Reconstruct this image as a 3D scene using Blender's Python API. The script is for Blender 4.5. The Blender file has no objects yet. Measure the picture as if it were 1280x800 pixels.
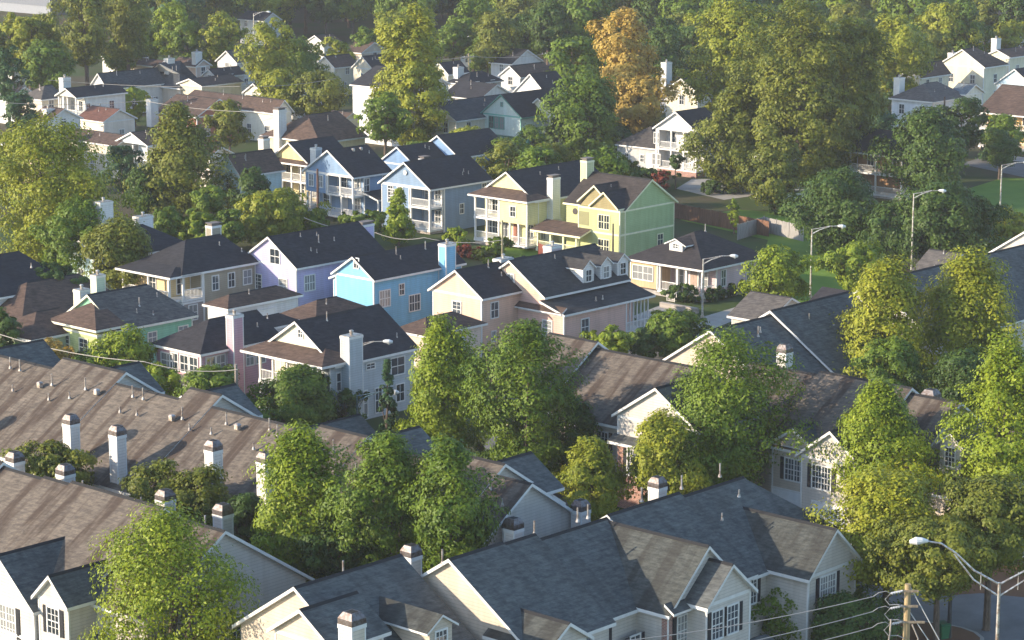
import bpy, math, random
import numpy as np
from mathutils import Vector
R = math.radians
rnd = random.Random(7)
S = bpy.context.scene
COL = S.collection
# ------------------------------------------------------------------ camera
FPX, CX, CY, CAMH = 3170.0, 640.0, 400.0, 50.0
TH = math.atan(656.0 / FPX)
cT, sT = math.cos(TH), math.sin(TH)
cam_d = bpy.data.cameras.new('camera')
cam = bpy.data.objects.new('camera', cam_d)
COL.objects.link(cam)
cam_d.sensor_width = 36.0
cam_d.lens = FPX / 1280 * 36
cam_d.clip_start = 1.0
cam_d.clip_end = 9000
cam.location = (0, 0, CAMH)
cam.rotation_euler = (R(90) - TH, 0, 0)
S.camera = cam

def at(px, py, z=0.0):
    """world point at height z seen at photo pixel (px, py)"""
    u, w = px - CX, CY - py
    d = Vector((u, cT * FPX + sT * w, -sT * FPX + cT * w))
    t = (z - CAMH) / d.z
    return Vector((d.x * t, d.y * t, z))

def proj(p):
    rx, ry, rz = p[0], p[1], p[2] - CAMH
    dep = ry * cT - rz * sT
    up = ry * sT + rz * cT
    return CX + FPX * rx / dep, CY - FPX * up / dep, dep

def scale_at(p):
    return FPX / proj(p)[2]

def tag(o, label=None, cat=None, group=None, kind=None):
    if label: o['label'] = label
    if cat: o['category'] = cat
    if group: o['group'] = group
    if kind: o['kind'] = kind
    return o

def empty(name, loc, rz=0.0, label=None, cat=None, group=None):
    o = bpy.data.objects.new(name, None)
    COL.objects.link(o)
    o.location = loc
    o.rotation_euler = (0, 0, rz)
    o.empty_display_size = 0.5
    return tag(o, label, cat, group)

# ------------------------------------------------------------------ materials
MATS = {}
def N(nt, typ, **kw):
    n = nt.nodes.new(typ)
    for k, v in kw.items():
        if k.startswith('i_'):
            n.inputs[k[2:].replace('_', ' ')].default_value = v
        else:
            setattr(n, k, v)
    return n

def base_mat(name, rough=0.8, spec=0.3):
    m = bpy.data.materials.new(name)
    m.use_nodes = True
    nt = m.node_tree
    b = nt.nodes['Principled BSDF']
    b.inputs['Roughness'].default_value = rough
    b.inputs['Specular IOR Level'].default_value = spec
    return m, nt, b

def c4(c, k=1.0):
    return (c[0] * k, c[1] * k, c[2] * k, 1)

def mixc(nt, fac, a, b, mode='MIX'):
    n = nt.nodes.new('ShaderNodeMix')
    n.data_type = 'RGBA'
    n.blend_type = mode
    for sock, v in ((n.inputs['Factor'], fac), (n.inputs[6], a), (n.inputs[7], b)):
        if hasattr(v, 'is_output') or isinstance(v, bpy.types.NodeSocket):
            nt.links.new(v, sock)
        else:
            sock.default_value = v
    return n.outputs[2]

def math_n(nt, op, a, b=None, c=None):
    n = nt.nodes.new('ShaderNodeMath')
    n.operation = op
    for i, v in enumerate((a, b, c)):
        if v is None: continue
        if isinstance(v, bpy.types.NodeSocket): nt.links.new(v, n.inputs[i])
        else: n.inputs[i].default_value = v
    return n.outputs[0]

def ramp(nt, fac, stops):
    n = nt.nodes.new('ShaderNodeValToRGB')
    e = n.color_ramp.elements
    e[0].position, e[0].color = stops[0][0], stops[0][1]
    e[1].position, e[1].color = stops[-1][0], stops[-1][1]
    for p, c in stops[1:-1]:
        x = e.new(p); x.color = c
    nt.links.new(fac, n.inputs[0])
    return n.outputs[0]

def coords(nt, scale=(1, 1, 1), kind='Object'):
    tc = nt.nodes.new('ShaderNodeTexCoord')
    mp = nt.nodes.new('ShaderNodeMapping')
    mp.inputs['Scale'].default_value = scale
    nt.links.new(tc.outputs[kind], mp.inputs[0])
    return mp.outputs[0]

def noise(nt, vec, scale, detail=3, rough=0.6):
    n = nt.nodes.new('ShaderNodeTexNoise')
    n.inputs['Scale'].default_value = scale
    n.inputs['Detail'].default_value = detail
    n.inputs['Roughness'].default_value = rough
    nt.links.new(vec, n.inputs['Vector'])
    return n.outputs['Fac']

def bump(nt, b, h, strength=0.3, dist=0.02):
    n = nt.nodes.new('ShaderNodeBump')
    n.inputs['Strength'].default_value = strength
    n.inputs['Distance'].default_value = dist
    nt.links.new(h, n.inputs['Height'])
    nt.links.new(n.outputs[0], b.inputs['Normal'])

def sxy(nt):
    """vector (x+y, z, 0) in object space: runs along any wall or roof slope"""
    tc = nt.nodes.new('ShaderNodeTexCoord')
    sp = nt.nodes.new('ShaderNodeSeparateXYZ')
    nt.links.new(tc.outputs['Object'], sp.inputs[0])
    s = math_n(nt, 'ADD', sp.outputs[0], sp.outputs[1])
    cb = nt.nodes.new('ShaderNodeCombineXYZ')
    nt.links.new(s, cb.inputs[0]); nt.links.new(sp.outputs[2], cb.inputs[1])
    return cb.outputs[0], sp, tc

def siding(c, lap=0.2, board=False):
    key = ('siding', c, lap, board)
    if key in MATS: return MATS[key]
    m, nt, b = base_mat('painted_siding', 0.65, 0.25)
    vec, sp, tc = sxy(nt)
    z = math_n(nt, 'DIVIDE', (math_n(nt, 'ADD', sp.outputs[0], sp.outputs[1]) if board else sp.outputs[2]), lap if not board else 0.4)
    fr = math_n(nt, 'FRACT', z)
    line = math_n(nt, 'LESS_THAN', fr, 0.16 if not board else 0.1)
    n1 = noise(nt, tc.outputs['Object'], 0.6, 4)
    n2 = noise(nt, vec, 5.0, 2)
    col = ramp(nt, n1, [(0.3, c4(c, 0.86)), (0.7, c4(c, 1.04))])
    col = mixc(nt, math_n(nt, 'MULTIPLY', line, 0.4), col, c4(c, 0.4))
    n3 = noise(nt, coords(nt, (2.2, 2.2, 0.18)), 1.0, 4, .65)
    col = mixc(nt, 1.0, col, ramp(nt, n3, [(0.35, (.90, .89, .87, 1)), (0.6, (1, 1, 1, 1))]), 'MULTIPLY')
    col = mixc(nt, math_n(nt, 'MULTIPLY', n2, 0.12), col, c4((0.35, 0.33, 0.3)))
    # weathering streaks near the ground
    nt.links.new(col, b.inputs['Base Color'])
    bump(nt, b, fr, 0.5, 0.02)
    MATS[key] = m
    return m

def paint(c, rough=0.5, name='paint'):
    key = ('paint', c, rough)
    if key in MATS: return MATS[key]
    m, nt, b = base_mat(name, rough, 0.3)
    n1 = noise(nt, coords(nt), 2.0, 3)
    nt.links.new(ramp(nt, n1, [(0.3, c4(c, 0.85)), (0.7, c4(c))]), b.inputs['Base Color'])
    MATS[key] = m
    return m

def shingle(c, warm=(0.10, 0.07, 0.05), stain=0.0, ax='y', blotch=0.5):
    """asphalt shingles: tabs in two or three tones, blotches, and (stain) dark streaks running down the slope"""
    key = ('shingle', c, warm, stain, ax, blotch)
    if key in MATS: return MATS[key]
    m, nt, b = base_mat('asphalt_shingle', 0.9, 0.25)
    vec, sp, tc = sxy(nt)
    br = nt.nodes.new('ShaderNodeTexBrick')
    br.inputs['Scale'].default_value = 1.0
    br.inputs['Brick Width'].default_value = 0.55
    br.inputs['Row Height'].default_value = 0.13
    br.inputs['Mortar Size'].default_value = 0.012
    br.inputs['Bias'].default_value = 0.0
    br.inputs['Color1'].default_value = c4(c, 0.93)
    br.inputs['Color2'].default_value = c4(c, 1.08)
    br.inputs['Mortar'].default_value = c4(c, 0.82)
    nt.links.new(vec, br.inputs['Vector'])
    n1 = noise(nt, tc.outputs['Object'], 0.45, 5, 0.65)
    n2 = noise(nt, tc.outputs['Object'], 6.0, 3, 0.7)
    col = mixc(nt, math_n(nt, 'MULTIPLY', n2, 0.35), br.outputs[0], c4(warm))
    k = ramp(nt, n1, [(0.3, (1 - 0.5 * blotch,) * 3 + (1,)), (0.7, (1 + 0.25 * blotch,) * 3 + (1,))])
    col = mixc(nt, 1.0, col, k, 'MULTIPLY')
    mp = nt.nodes.new('ShaderNodeMapping'); mp.inputs['Scale'].default_value = (1.6, 5.5, 1)
    nt.links.new(vec, mp.inputs[0])
    n4 = noise(nt, mp.outputs[0], 1.0, 3, .75)
    col = mixc(nt, 1.0, col, ramp(nt, n4, [(0.36, (.68, .68, .70, 1)), (0.64, (1.32, 1.30, 1.26, 1))]), 'MULTIPLY')
    if stain > 0:
        # streaks: stretched along the slope (x for an ax='y' ridge)
        sc = (0.14, 1.0, 0.14) if ax == 'y' else (1.0, 0.14, 0.14)
        st = noise(nt, coords(nt, sc), 1.0, 3, 0.6)
        f = ramp(nt, st, [(0.46, (0, 0, 0, 1)), (0.60, (1, 1, 1, 1))])
        col = mixc(nt, math_n(nt, 'MULTIPLY', f, stain), col, c4((c[0] * 0.36, c[1] * 0.28, c[2] * 0.26)))
        lt = noise(nt, coords(nt, (sc[0] * 1.3 + .02, sc[1] * 1.4, sc[2])), 1.7, 3, 0.5)
        f2 = ramp(nt, lt, [(0.60, (0, 0, 0, 1)), (0.72, (1, 1, 1, 1))])
        col = mixc(nt, math_n(nt, 'MULTIPLY', f2, stain * 0.22), col, c4((c[0] * 1.7, c[1] * 1.65, c[2] * 1.55)))
    nt.links.new(col, b.inputs['Base Color'])
    bump(nt, b, br.outputs['Fac'], 0.35, 0.02)
    MATS[key] = m
    return m

def brick(c=(0.25, 0.1, 0.075)):
    key = ('brick', c)
    if key in MATS: return MATS[key]
    m, nt, b = base_mat('brickwork', 0.85, 0.2)
    vec, sp, tc = sxy(nt)
    br = nt.nodes.new('ShaderNodeTexBrick')
    br.inputs['Scale'].default_value = 1.0
    br.inputs['Brick Width'].default_value = 0.24
    br.inputs['Row Height'].default_value = 0.085
    br.inputs['Mortar Size'].default_value = 0.012
    br.inputs['Color1'].default_value = c4(c, 0.7)
    br.inputs['Color2'].default_value = c4(c, 1.3)
    br.inputs['Mortar'].default_value = c4((0.4, 0.36, 0.32))
    nt.links.new(vec, br.inputs['Vector'])
    nt.links.new(br.outputs[0], b.inputs['Base Color'])
    MATS[key] = m
    return m

def glass():
    if 'glass' in MATS: return MATS['glass']
    m, nt, b = base_mat('window_glass', 0.05, 1.0)
    oi = nt.nodes.new('ShaderNodeObjectInfo')
    # blinds behind the glass in some windows
    vec, sp, tc = sxy(nt)
    fr = math_n(nt, 'FRACT', math_n(nt, 'DIVIDE', sp.outputs[2], 0.11))
    bl = mixc(nt, fr, c4((0.42, 0.42, 0.40)), c4((0.2, 0.2, 0.2)))
    pick = math_n(nt, 'GREATER_THAN', oi.outputs['Random'], 0.55)
    dark = ramp(nt, oi.outputs['Random'], [(0.0, c4((0.02, 0.028, 0.035))), (1.0, c4((0.10, 0.12, 0.14)))])
    nt.links.new(mixc(nt, math_n(nt, 'MULTIPLY', pick, 0.7), dark, bl), b.inputs['Base Color'])
    MATS['glass'] = m
    return m

def metal(c=(0.45, 0.45, 0.45), rough=0.45):
    key = ('metal', c, rough)
    if key in MATS: return MATS[key]
    m, nt, b = base_mat('sheet_metal', rough, 0.5)
    b.inputs['Metallic'].default_value = 0.75
    n1 = noise(nt, coords(nt), 5.0, 4)
    nt.links.new(ramp(nt, n1, [(0.35, c4((c[0] * .55, c[1] * .42, c[2] * .35))), (0.6, c4(c))]), b.inputs['Base Color'])
    MATS[key] = m
    return m

def wood(c=(0.16, 0.1, 0.06)):
    key = ('wood', c)
    if key in MATS: return MATS[key]
    m, nt, b = base_mat('weathered_wood', 0.85, 0.2)
    n1 = noise(nt, coords(nt, (6, 6, 0.5)), 2.0, 4)
    nt.links.new(ramp(nt, n1, [(0.3, c4(c, 0.6)), (0.7, c4(c, 1.25))]), b.inputs['Base Color'])
    MATS[key] = m
    return m

def foliage(c1, c2, name='leaves', trans=0.35):
    key = ('fol', c1, c2, trans)
    if key in MATS: return MATS[key]
    m = bpy.data.materials.new(name)
    m.use_nodes = True
    nt = m.node_tree
    b = nt.nodes['Principled BSDF']
    b.inputs['Roughness'].default_value = 0.55
    b.inputs['Specular IOR Level'].default_value = 0.25
    geo = nt.nodes.new('ShaderNodeNewGeometry')
    oi = nt.nodes.new('ShaderNodeObjectInfo')
    n1 = noise(nt, coords(nt), 0.55, 3)
    f = math_n(nt, 'ADD', math_n(nt, 'MULTIPLY', geo.outputs['Random Per Island'], 0.26), math_n(nt, 'MULTIPLY', n1, 0.8))
    f = math_n(nt, 'ADD', f, math_n(nt, 'MULTIPLY', oi.outputs['Random'], 0.12))
    col = ramp(nt, f, [(0.3, c4(c1)), (0.85, c4(c2))])
    nt.links.new(col, b.inputs['Base Color'])
    tr = nt.nodes.new('ShaderNodeBsdfTranslucent')
    tcol = mixc(nt, 1.0, col, (1.5, 1.35, 0.45, 1), 'MULTIPLY')
    nt.links.new(tcol, tr.inputs[0])
    mx = nt.nodes.new('ShaderNodeMixShader')
    mx.inputs[0].default_value = trans
    nt.links.new(b.outputs[0], mx.inputs[1]); nt.links.new(tr.outputs[0], mx.inputs[2])
    nt.links.new(mx.outputs[0], nt.nodes['Material Output'].inputs[0])
    MATS[key] = m
    return m

def bark(c=(0.12, 0.09, 0.07)):
    key = ('bark', c)
    if key in MATS: return MATS[key]
    m, nt, b = base_mat('bark', 0.9, 0.1)
    n1 = noise(nt, coords(nt, (3, 3, 0.6)), 4, 4)
    nt.links.new(ramp(nt, n1, [(0.3, c4(c, 0.6)), (0.7, c4(c, 1.5))]), b.inputs['Base Color'])
    MATS[key] = m
    return m

# ------------------------------------------------------------------ mesh builder
class MB:
    def __init__(s):
        s.v, s.f, s.m = [], [], []
    def face(s, pts, mi=0):
        n = len(s.v)
        s.v += [tuple(p) for p in pts]
        s.f.append(tuple(range(n, n + len(pts)))); s.m.append(mi)
    def box(s, x0, x1, y0, y1, z0, z1, mi=0):
        n = len(s.v)
        s.v += [(x0, y0, z0), (x1, y0, z0), (x1, y1, z0), (x0, y1, z0), (x0, y0, z1), (x1, y0, z1), (x1, y1, z1), (x0, y1, z1)]
        for q in ((3, 2, 1, 0), (4, 5, 6, 7), (0, 1, 5, 4), (1, 2, 6, 5), (2, 3, 7, 6), (3, 0, 4, 7)):
            s.f.append(tuple(n + i for i in q)); s.m.append(mi)
        return s
    def prism(s, bot, top, mi=0, side=None, cap=True):
        """bot/top: same-length loops"""
        n = len(s.v); k = len(bot)
        s.v += [tuple(p) for p in bot] + [tuple(p) for p in top]
        if cap:
            s.f.append(tuple(n + i for i in reversed(range(k)))); s.m.append(mi)
            s.f.append(tuple(n + k + i for i in range(k))); s.m.append(mi)
        for i in range(k):
            j = (i + 1) % k
            s.f.append((n + i, n + j, n + k + j, n + k + i)); s.m.append(mi if side is None else side)
        return s
    def tube(s, pts, rad, seg=8, mi=0):
        """pts list, rad list or number"""
        pts = [Vector(p) for p in pts]
        if not isinstance(rad, (list, tuple)): rad = [rad] * len(pts)
        n = len(s.v)
        for i, p in enumerate(pts):
            d = (pts[min(i + 1, len(pts) - 1)] - pts[max(i - 1, 0)]).normalized()
            a = Vector((0, 0, 1)) if abs(d.z) < 0.9 else Vector((1, 0, 0))
            e1 = d.cross(a).normalized(); e2 = d.cross(e1)
            for k in range(seg):
                t = 2 * math.pi * k / seg
                q = p + (e1 * math.cos(t) + e2 * math.sin(t)) * rad[i]
                s.v.append(tuple(q))
        for i in range(len(pts) - 1):
            for k in range(seg):
                k2 = (k + 1) % seg
                s.f.append((n + i * seg + k, n + i * seg + k2, n + (i + 1) * seg + k2, n + (i + 1) * seg + k)); s.m.append(mi)
        s.f.append(tuple(n + k for k in range(seg))); s.m.append(mi)
        e = n + (len(pts) - 1) * seg
        s.f.append(tuple(e + k for k in range(seg))); s.m.append(mi)
        return s
    def mesh(s, name, mats):
        me = bpy.data.meshes.new(name)
        me.from_pydata(s.v, [], s.f)
        for m in (mats if isinstance(mats, (list, tuple)) else [mats]): me.materials.append(m)
        me.polygons.foreach_set('material_index', s.m)
        me.update()
        return me
    def build(s, name, mats, parent=None, loc=None, smooth=False):
        me = s.mesh(name, mats)
        if smooth: me.polygons.foreach_set('use_smooth', [True] * len(me.polygons))
        return link(name, me, parent, loc)

def link(name, me, parent=None, loc=None, rz=0.0):
    o = bpy.data.objects.new(name, me)
    COL.objects.link(o)
    if parent: o.parent = parent
    if loc is not None: o.location = loc
    o.rotation_euler = (0, 0, rz)
    return o

def copy_tree(o, parent=None):
    kids = [c for c in bpy.data.objects if c.parent == o] if not hasattr(o, '_k') else []
    c = o.copy(); COL.objects.link(c); c.parent = parent
    for k in o.children: copy_tree(k, c)
    return c

# ------------------------------------------------------------------ houses
U = Vector((2960.0, 3237.0, 0)).normalized()      # local +x : away to the right
V = Vector((-U.y, U.x, 0))                        # local +y : away to the left
ANG = math.atan2(U.y, U.x)
TAN = 0.65
WHITE = (0.72, 0.71, 0.68)
DARK = (0.024, 0.026, 0.034)
WINCACHE = {}

def window_mesh(w, h, cols, rows, trim, tw=0.09):
    key = (round(w, 2), round(h, 2), cols, rows, trim)
    if key in WINCACHE: return WINCACHE[key]
    f = MB()   # local: x across, z up, outside is -y
    f.box(-w / 2 - tw, -w / 2, -0.07, 0.0, -tw, h + tw)
    f.box(w / 2, w / 2 + tw, -0.07, 0.0, -tw, h + tw)
    f.box(-w / 2, w / 2, -0.07, 0.0, h, h + tw)
    f.box(-w / 2, w / 2, -0.1, 0.0, -tw, 0)
    f.box(-w / 2, w / 2, -0.045, 0.0, h / 2 - 0.03, h / 2 + 0.03)
    for i in range(1, cols):
        t = 0.022 if not (cols >= 4 and i == cols // 2) else 0.05
        x = -w / 2 + w * i / cols
        f.box(x - t, x + t, -0.038, 0.0, 0, h / 2 - 0.03); f.box(x - t, x + t, -0.038, 0.0, h / 2 + 0.03, h)
    for i in range(1, rows):
        z = h * i / rows
        if abs(z - h / 2) < 0.05: continue
        f.box(-w / 2, w / 2, -0.034, 0.0, z - 0.015, z + 0.015)
    p = MB()
    p.box(-w / 2, w / 2, -0.02, 0.0, 0, h)
    r = (f.mesh('window', paint(trim)), p.mesh('pane', glass()))
    WINCACHE[key] = r
    return r

class House:
    def __init__(s, name, label, cat, ref, group=None, col=(0.7, 0.68, 0.62), trim=WHITE, roofm=None, lap=0.2, ang=0.0):
        px, py, x, y, z = ref
        s.ang = ANG + R(ang)
        s.u = Vector((math.cos(s.ang), math.sin(s.ang), 0)); s.v = Vector((-s.u.y, s.u.x, 0))
        p = at(px, py, z)
        s.o = p - s.u * x - s.v * y; s.o.z = 0
        s.root = empty(name, s.o, s.ang, label, cat, group)
        s.trimc = trim; s.tr = paint(trim)
        s.wm = siding(col, lap); s.col = col
        s.rm = roofm or shingle(DARK)
        s.w = MB(); s.wmats = [s.wm]
        s.t = MB()
    def P(s, x, y, z): return s.o + s.u * x + s.v * y + Vector((0, 0, z))
    def _solve(s, p0, d, px):
        x0 = p0.x; D0 = p0.y * cT - (p0.z - CAMH) * sT
        dD = d.y * cT
        k = px - CX
        return (k * D0 - FPX * x0) / (FPX * d.x - k * dD)
    def X(s, px, y=0.0, z=0.0): return s._solve(s.P(0, y, z), s.u, px)
    def Y(s, px, x=0.0, z=0.0): return s._solve(s.P(x, 0, z), s.v, px)
    def Z(s, py, x, y):
        p = s.P(x, y, 0)
        # CY-py = F*(ry*sT + rz*cT)/(ry*cT - rz*sT)
        k = (CY - py) / FPX
        rz = p.y * (k * cT - sT) / (cT + k * sT)
        return rz + CAMH
    # --- walls
    def mi(s, mat):
        if mat is None: return 0
        if mat not in s.wmats: s.wmats.append(mat)
        return s.wmats.index(mat)
    def wall(s, x0, x1, y0, y1, z0, z1, mat=None, corners=True):
        s.w.box(x0, x1, y0, y1, z0, z1, s.mi(mat))
        if corners:
            c = 0.09; e = 0.025
            for (x, y, sx, sy) in ((x0, y0, 1, 1), (x1, y0, -1, 1), (x0, y1, 1, -1)):
                xa, xb = sorted((x - sx * e, x + sx * c)); ya, yb = sorted((y - sy * e, y + sy * c))
                s.t.box(xa, xb, ya, yb, z0, z1 - 0.004)
            s.t.box(x0 - e + .004, x1, y0 - e + .004, y0 + 0.02, z1 - 0.2, z1 - 0.008)
            s.t.box(x0 - e + .004, x0 + 0.02, y0 + .021, y1, z1 - 0.2, z1 - 0.008)
    def attic(s, ax, l0, l1, c0, cm, c1, ze0, ze1, zr, mat=None):
        """solid gable end under a roof; l along the ridge, c across"""
        prof = [(c0, min(ze0, ze1) - 0.01), (c1, min(ze0, ze1) - 0.01), (c1, ze1), (cm, zr), (c0, ze0)]
        if ax == 'x':
            s.w.prism([(l0, c, z) for c, z in prof], [(l1, c, z) for c, z in prof], s.mi(mat))
        else:
            s.w.prism([(c, l0, z) for c, z in prof], [(c, l1, z) for c, z in prof], s.mi(mat))
    # --- roof
    def roof(s, ax, l0, l1, c0, c1, zr, cm=None, tan=TAN, h0=0.0, h1=0.0, ov=0.4, og=0.3, tk=0.2, rm=None, name='roof', cap=True, parent=None):
        """ridge along ax from l0 to l1 at top height zr; c0/c1 wall lines across; returns eave heights (wall line, underside)"""
        if cm is None: cm = (c0 + c1) / 2
        L0 = l0 - (og if h0 == 0 else ov); L1 = l1 + (og if h1 == 0 else ov)
        C0, C1 = c0 - ov, c1 + ov
        za, zb = zr - (cm - C0) * tan, zr - (C1 - cm) * tan
        def T(l, c, z): return (l, c, z) if ax == 'x' else (c, l, z)
        r0 = L0 if h0 == 0 else l0 + h0
        r1 = L1 if h1 == 0 else l1 - h1
        def ring(dz): return dict(a=T(L0, C0, za + dz), b=T(L1, C0, za + dz), c=T(L1, C1, zb + dz), d=T(L0, C1, zb + dz), e=T(r0, cm, zr + dz), f=T(r1, cm, zr + dz))
        t, q = ring(0), ring(-tk)
        m = MB()
        m.face([t['a'], t['b'], t['f'], t['e']], 0); m.face([t['c'], t['d'], t['e'], t['f']], 0)
        m.face([q['a'], q['b'], q['f'], q['e']], 1); m.face([q['c'], q['d'], q['e'], q['f']], 1)
        m.face([t['a'], t['b'], q['b'], q['a']], 1); m.face([t['c'], t['d'], q['d'], q['c']], 1)
        for (p1, rr, p2, h) in (('a', 'e', 'd', h0), ('b', 'f', 'c', h1)):
            if h == 0:
                m.face([t[p1], t[rr], q[rr], q[p1]], 1); m.face([t[rr], t[p2], q[p2], q[rr]], 1)
            else:
                m.face([t[p1], t[rr], t[p2]], 0); m.face([q[p1], q[rr], q[p2]], 1)
                m.face([t[p1], t[p2], q[p2], q[p1]], 1)
        mats = [rm or s.rm, s.tr]
        if cap and r1 - r0 > 0.5:
            a = T(r0 + .02, cm - 0.14, zr - 0.09); 
            m.prism([T(r0 + .02, cm - .16, zr - .1), T(r0 + .02, cm, zr + .035), T(r0 + .02, cm + .16, zr - .1)],
                    [T(r1 - .02, cm - .16, zr - .1), T(r1 - .02, cm, zr + .035), T(r1 - .02, cm + .16, zr - .1)], 2)
            mats.append(paint((0.022, 0.022, 0.024), 0.9, 'ridge_cap'))
        o = m.build(name, mats, parent or s.root)
        # gutter on the near eave
        return o
    def zr_for(s, half, ze, tan=TAN, tk=0.2): return ze + tk + half * tan
    def block(s, ax, x0, x1, y0, y1, ze, tan=TAN, h0=0, h1=0, zb=0, mat=None, rm=None, ov=0.4, og=0.3, name='roof', cm=None, zr=None, walls=True, gmat=None):
        """walls up to ze with a symmetrical (or cm) roof"""
        if ax == 'x': l0, l1, c0, c1 = x0, x1, y0, y1
        else: l0, l1, c0, c1 = y0, y1, x0, x1
        if cm is None: cm = (c0 + c1) / 2
        if zr is None: zr = s.zr_for(cm - c0, ze, tan)
        za = zr - 0.2 - (cm - c0) * tan; zb_ = zr - 0.2 - (c1 - cm) * tan
        if walls: s.wall(x0, x1, y0, y1, zb, min(za, zb_), mat)
        if h0 == 0 or h1 == 0:
            a0 = l0 if h0 == 0 else l0 + h0; a1 = l1 if h1 == 0 else l1 - h1
            s.attic(ax, a0, a1, c0, cm, c1, za, zb_, zr - 0.2, gmat or mat)
        s.roof(ax, l0, l1, c0, c1, zr, cm, tan, h0, h1, ov, og, rm=rm, name=name)
        return zr
    # --- openings. face 'L' : normal -x at plane x ; 'R' : normal -y at plane y
    def win(s, face, pl, c, z, w=0.9, h=1.4, cols=2, rows=4, shut=None, trim=None, name='window'):
        fm, pm = window_mesh(w, h, cols, rows, trim or s.trimc)
        loc, rz = ((pl, c, z), R(-90)) if face == 'L' else ((c, pl, z), 0)
        o = link(name, fm, s.root, loc, rz)
        link('pane', pm, o)
        if shut:
            for sd in (-1, 1):
                m = MB(); a = sd * (w / 2 + 0.11); b_ = a + sd * 0.32
                m.box(min(a, b_), max(a, b_), -0.05, 0, -0.05, h + 0.05)
                for k in range(int(h / 0.16)):
                    m.box(min(a, b_) + .04, max(a, b_) - .04, -0.062, -0.05, .02 + k * .16, .12 + k * .16)
                q = m.build('shutter', paint(shut, 0.5), s.root, loc); q.rotation_euler = (0, 0, rz)
        return o
    def door(s, face, pl, c, z, w=0.95, h=2.1, col=(0.5, 0.5, 0.5)):
        m = MB()
        m.box(-w / 2, w / 2, -0.05, 0, 0, h)
        for a in (-1, 1):
            for zz in ((0.2, 0.9), (1.1, 1.9)):
                m.box(a * w / 4 - w * .16, a * w / 4 + w * .16, -0.065, -0.05, zz[0], zz[1])
        m.box(-w / 2 - .1, -w / 2, -0.07, 0, 0, h + .1, 1); m.box(w / 2, w / 2 + .1, -0.07, 0, 0, h + .1, 1); m.box(-w / 2, w / 2, -0.07, 0, h, h + .1, 1)
        loc, rz = ((pl, c, z), R(-90)) if face == 'L' else ((c, pl, z), 0)
        o = m.build('door', [paint(col), s.tr], s.root, loc); o.rotation_euler = (0, 0, rz)
        return o
    def garage(s, face, pl, c, w=2.6, h=2.2):
        m = MB(); m.box(-w / 2, w / 2, -0.04, 0, 0, h)
        for k in range(4): m.box(-w / 2 + .05, w / 2 - .05, -0.055, -0.04, k * h / 4 + .04, (k + 1) * h / 4 - .04)
        m.box(-w / 2 - .12, -w / 2, -0.07, 0, 0, h + .14, 1); m.box(w / 2, w / 2 + .12, -0.07, 0, 0, h + .14, 1); m.box(-w / 2, w / 2, -0.07, 0, h, h + .14, 1)
        loc, rz = ((pl, c, 0.02), R(-90)) if face == 'L' else ((c, pl, 0.02), 0)
        o = m.build('garage_door', [paint((0.75, 0.75, 0.74)), s.tr], s.root, loc); o.rotation_euler = (0, 0, rz)
        return o
    # --- chimneys and vents
    def chimney(s, x, y, z0, z1, w=1.0, d=0.7, col=None, cap='box', base=None):
        m = MB()
        m.box(x - w / 2, x + w / 2, y - d / 2, y + d / 2, z0, z1, 0)
        c = 0.07; e = 0.02
        for sx in (-1, 1):
            for sy in (-1, 1):
                if sx > 0 and sy > 0: continue
                xx, yy = x + sx * w / 2, y + sy * d / 2
                xa, xb = sorted((xx + sx * e, xx - sx * c)); ya, yb = sorted((yy + sy * e, yy - sy * c))
                m.box(xa, xb, ya, yb, z0, z1 - .01, 1)
        m.box(x - w / 2 - .05, x + w / 2 + .05, y - d / 2 - .05, y + d / 2 + .05, z1 - .22, z1 - .005, 1)
        if base:   # wider lower part
            m.box(x - w / 2 - base, x + w / 2 + base, y - d / 2, y + d / 2, z0, z0 + (z1 - z0) * 0.42, 0)
        o = m.build('chimney', [siding(col) if col else s.wm, s.tr], s.root)
        k = MB()
        if cap == 'hood':   # sheet metal shroud like the townhouses
            a, b = w / 2 + .04, d / 2 + .04
            k.prism([(x - a, y - b, z1), (x + a, y - b, z1), (x + a, y + b, z1), (x - a, y + b, z1)],
                    [(x - a, y - b, z1 + .3), (x + a, y - b, z1 + .3), (x + a, y + b, z1 + .3), (x - a, y + b, z1 + .3)])
            a2, b2 = a * .62, b * .62
            k.prism([(x - a, y - b, z1 + .3), (x + a, y - b, z1 + .3), (x + a, y + b, z1 + .3), (x - a, y + b, z1 + .3)],
                    [(x - a2, y - b2, z1 + .62), (x + a2, y - b2, z1 + .62), (x + a2, y + b2, z1 + .62), (x - a2, y + b2, z1 + .62)])
            k.box(x - a2 * .7, x + a2 * .7, y - b2 * .7, y + b2 * .7, z1 + .6, z1 + .635, 1)
            k.build('cap', [metal((0.16, 0.15, 0.155), 0.5), paint((0.02, 0.02, 0.02), .9)], o)
        elif cap == 'brick':
            k.box(x - w / 2 + .1, x + w / 2 - .1, y - d / 2 + .1, y + d / 2 - .1, z1, z1 + .22)
            k.box(x - w / 2 - .04, x + w / 2 + .04, y - d / 2 - .04, y + d / 2 + .04, z1 + .22, z1 + .3)
            k.build('cap', paint((0.16, 0.14, 0.13), .8), o)
        else:
            k.box(x - w / 2 - .03, x + w / 2 + .03, y - d / 2 - .03, y + d / 2 + .03, z1, z1 + .05)
            k.tube([(x, y, z1 + .05), (x, y, z1 + .35)], .14, 8)
            k.tube([(x, y, z1 + .35), (x, y, z1 + .45)], [.2, .12], 8)
            k.build('cap', metal((0.5, 0.5, 0.48), 0.5), o)
        return o
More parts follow.
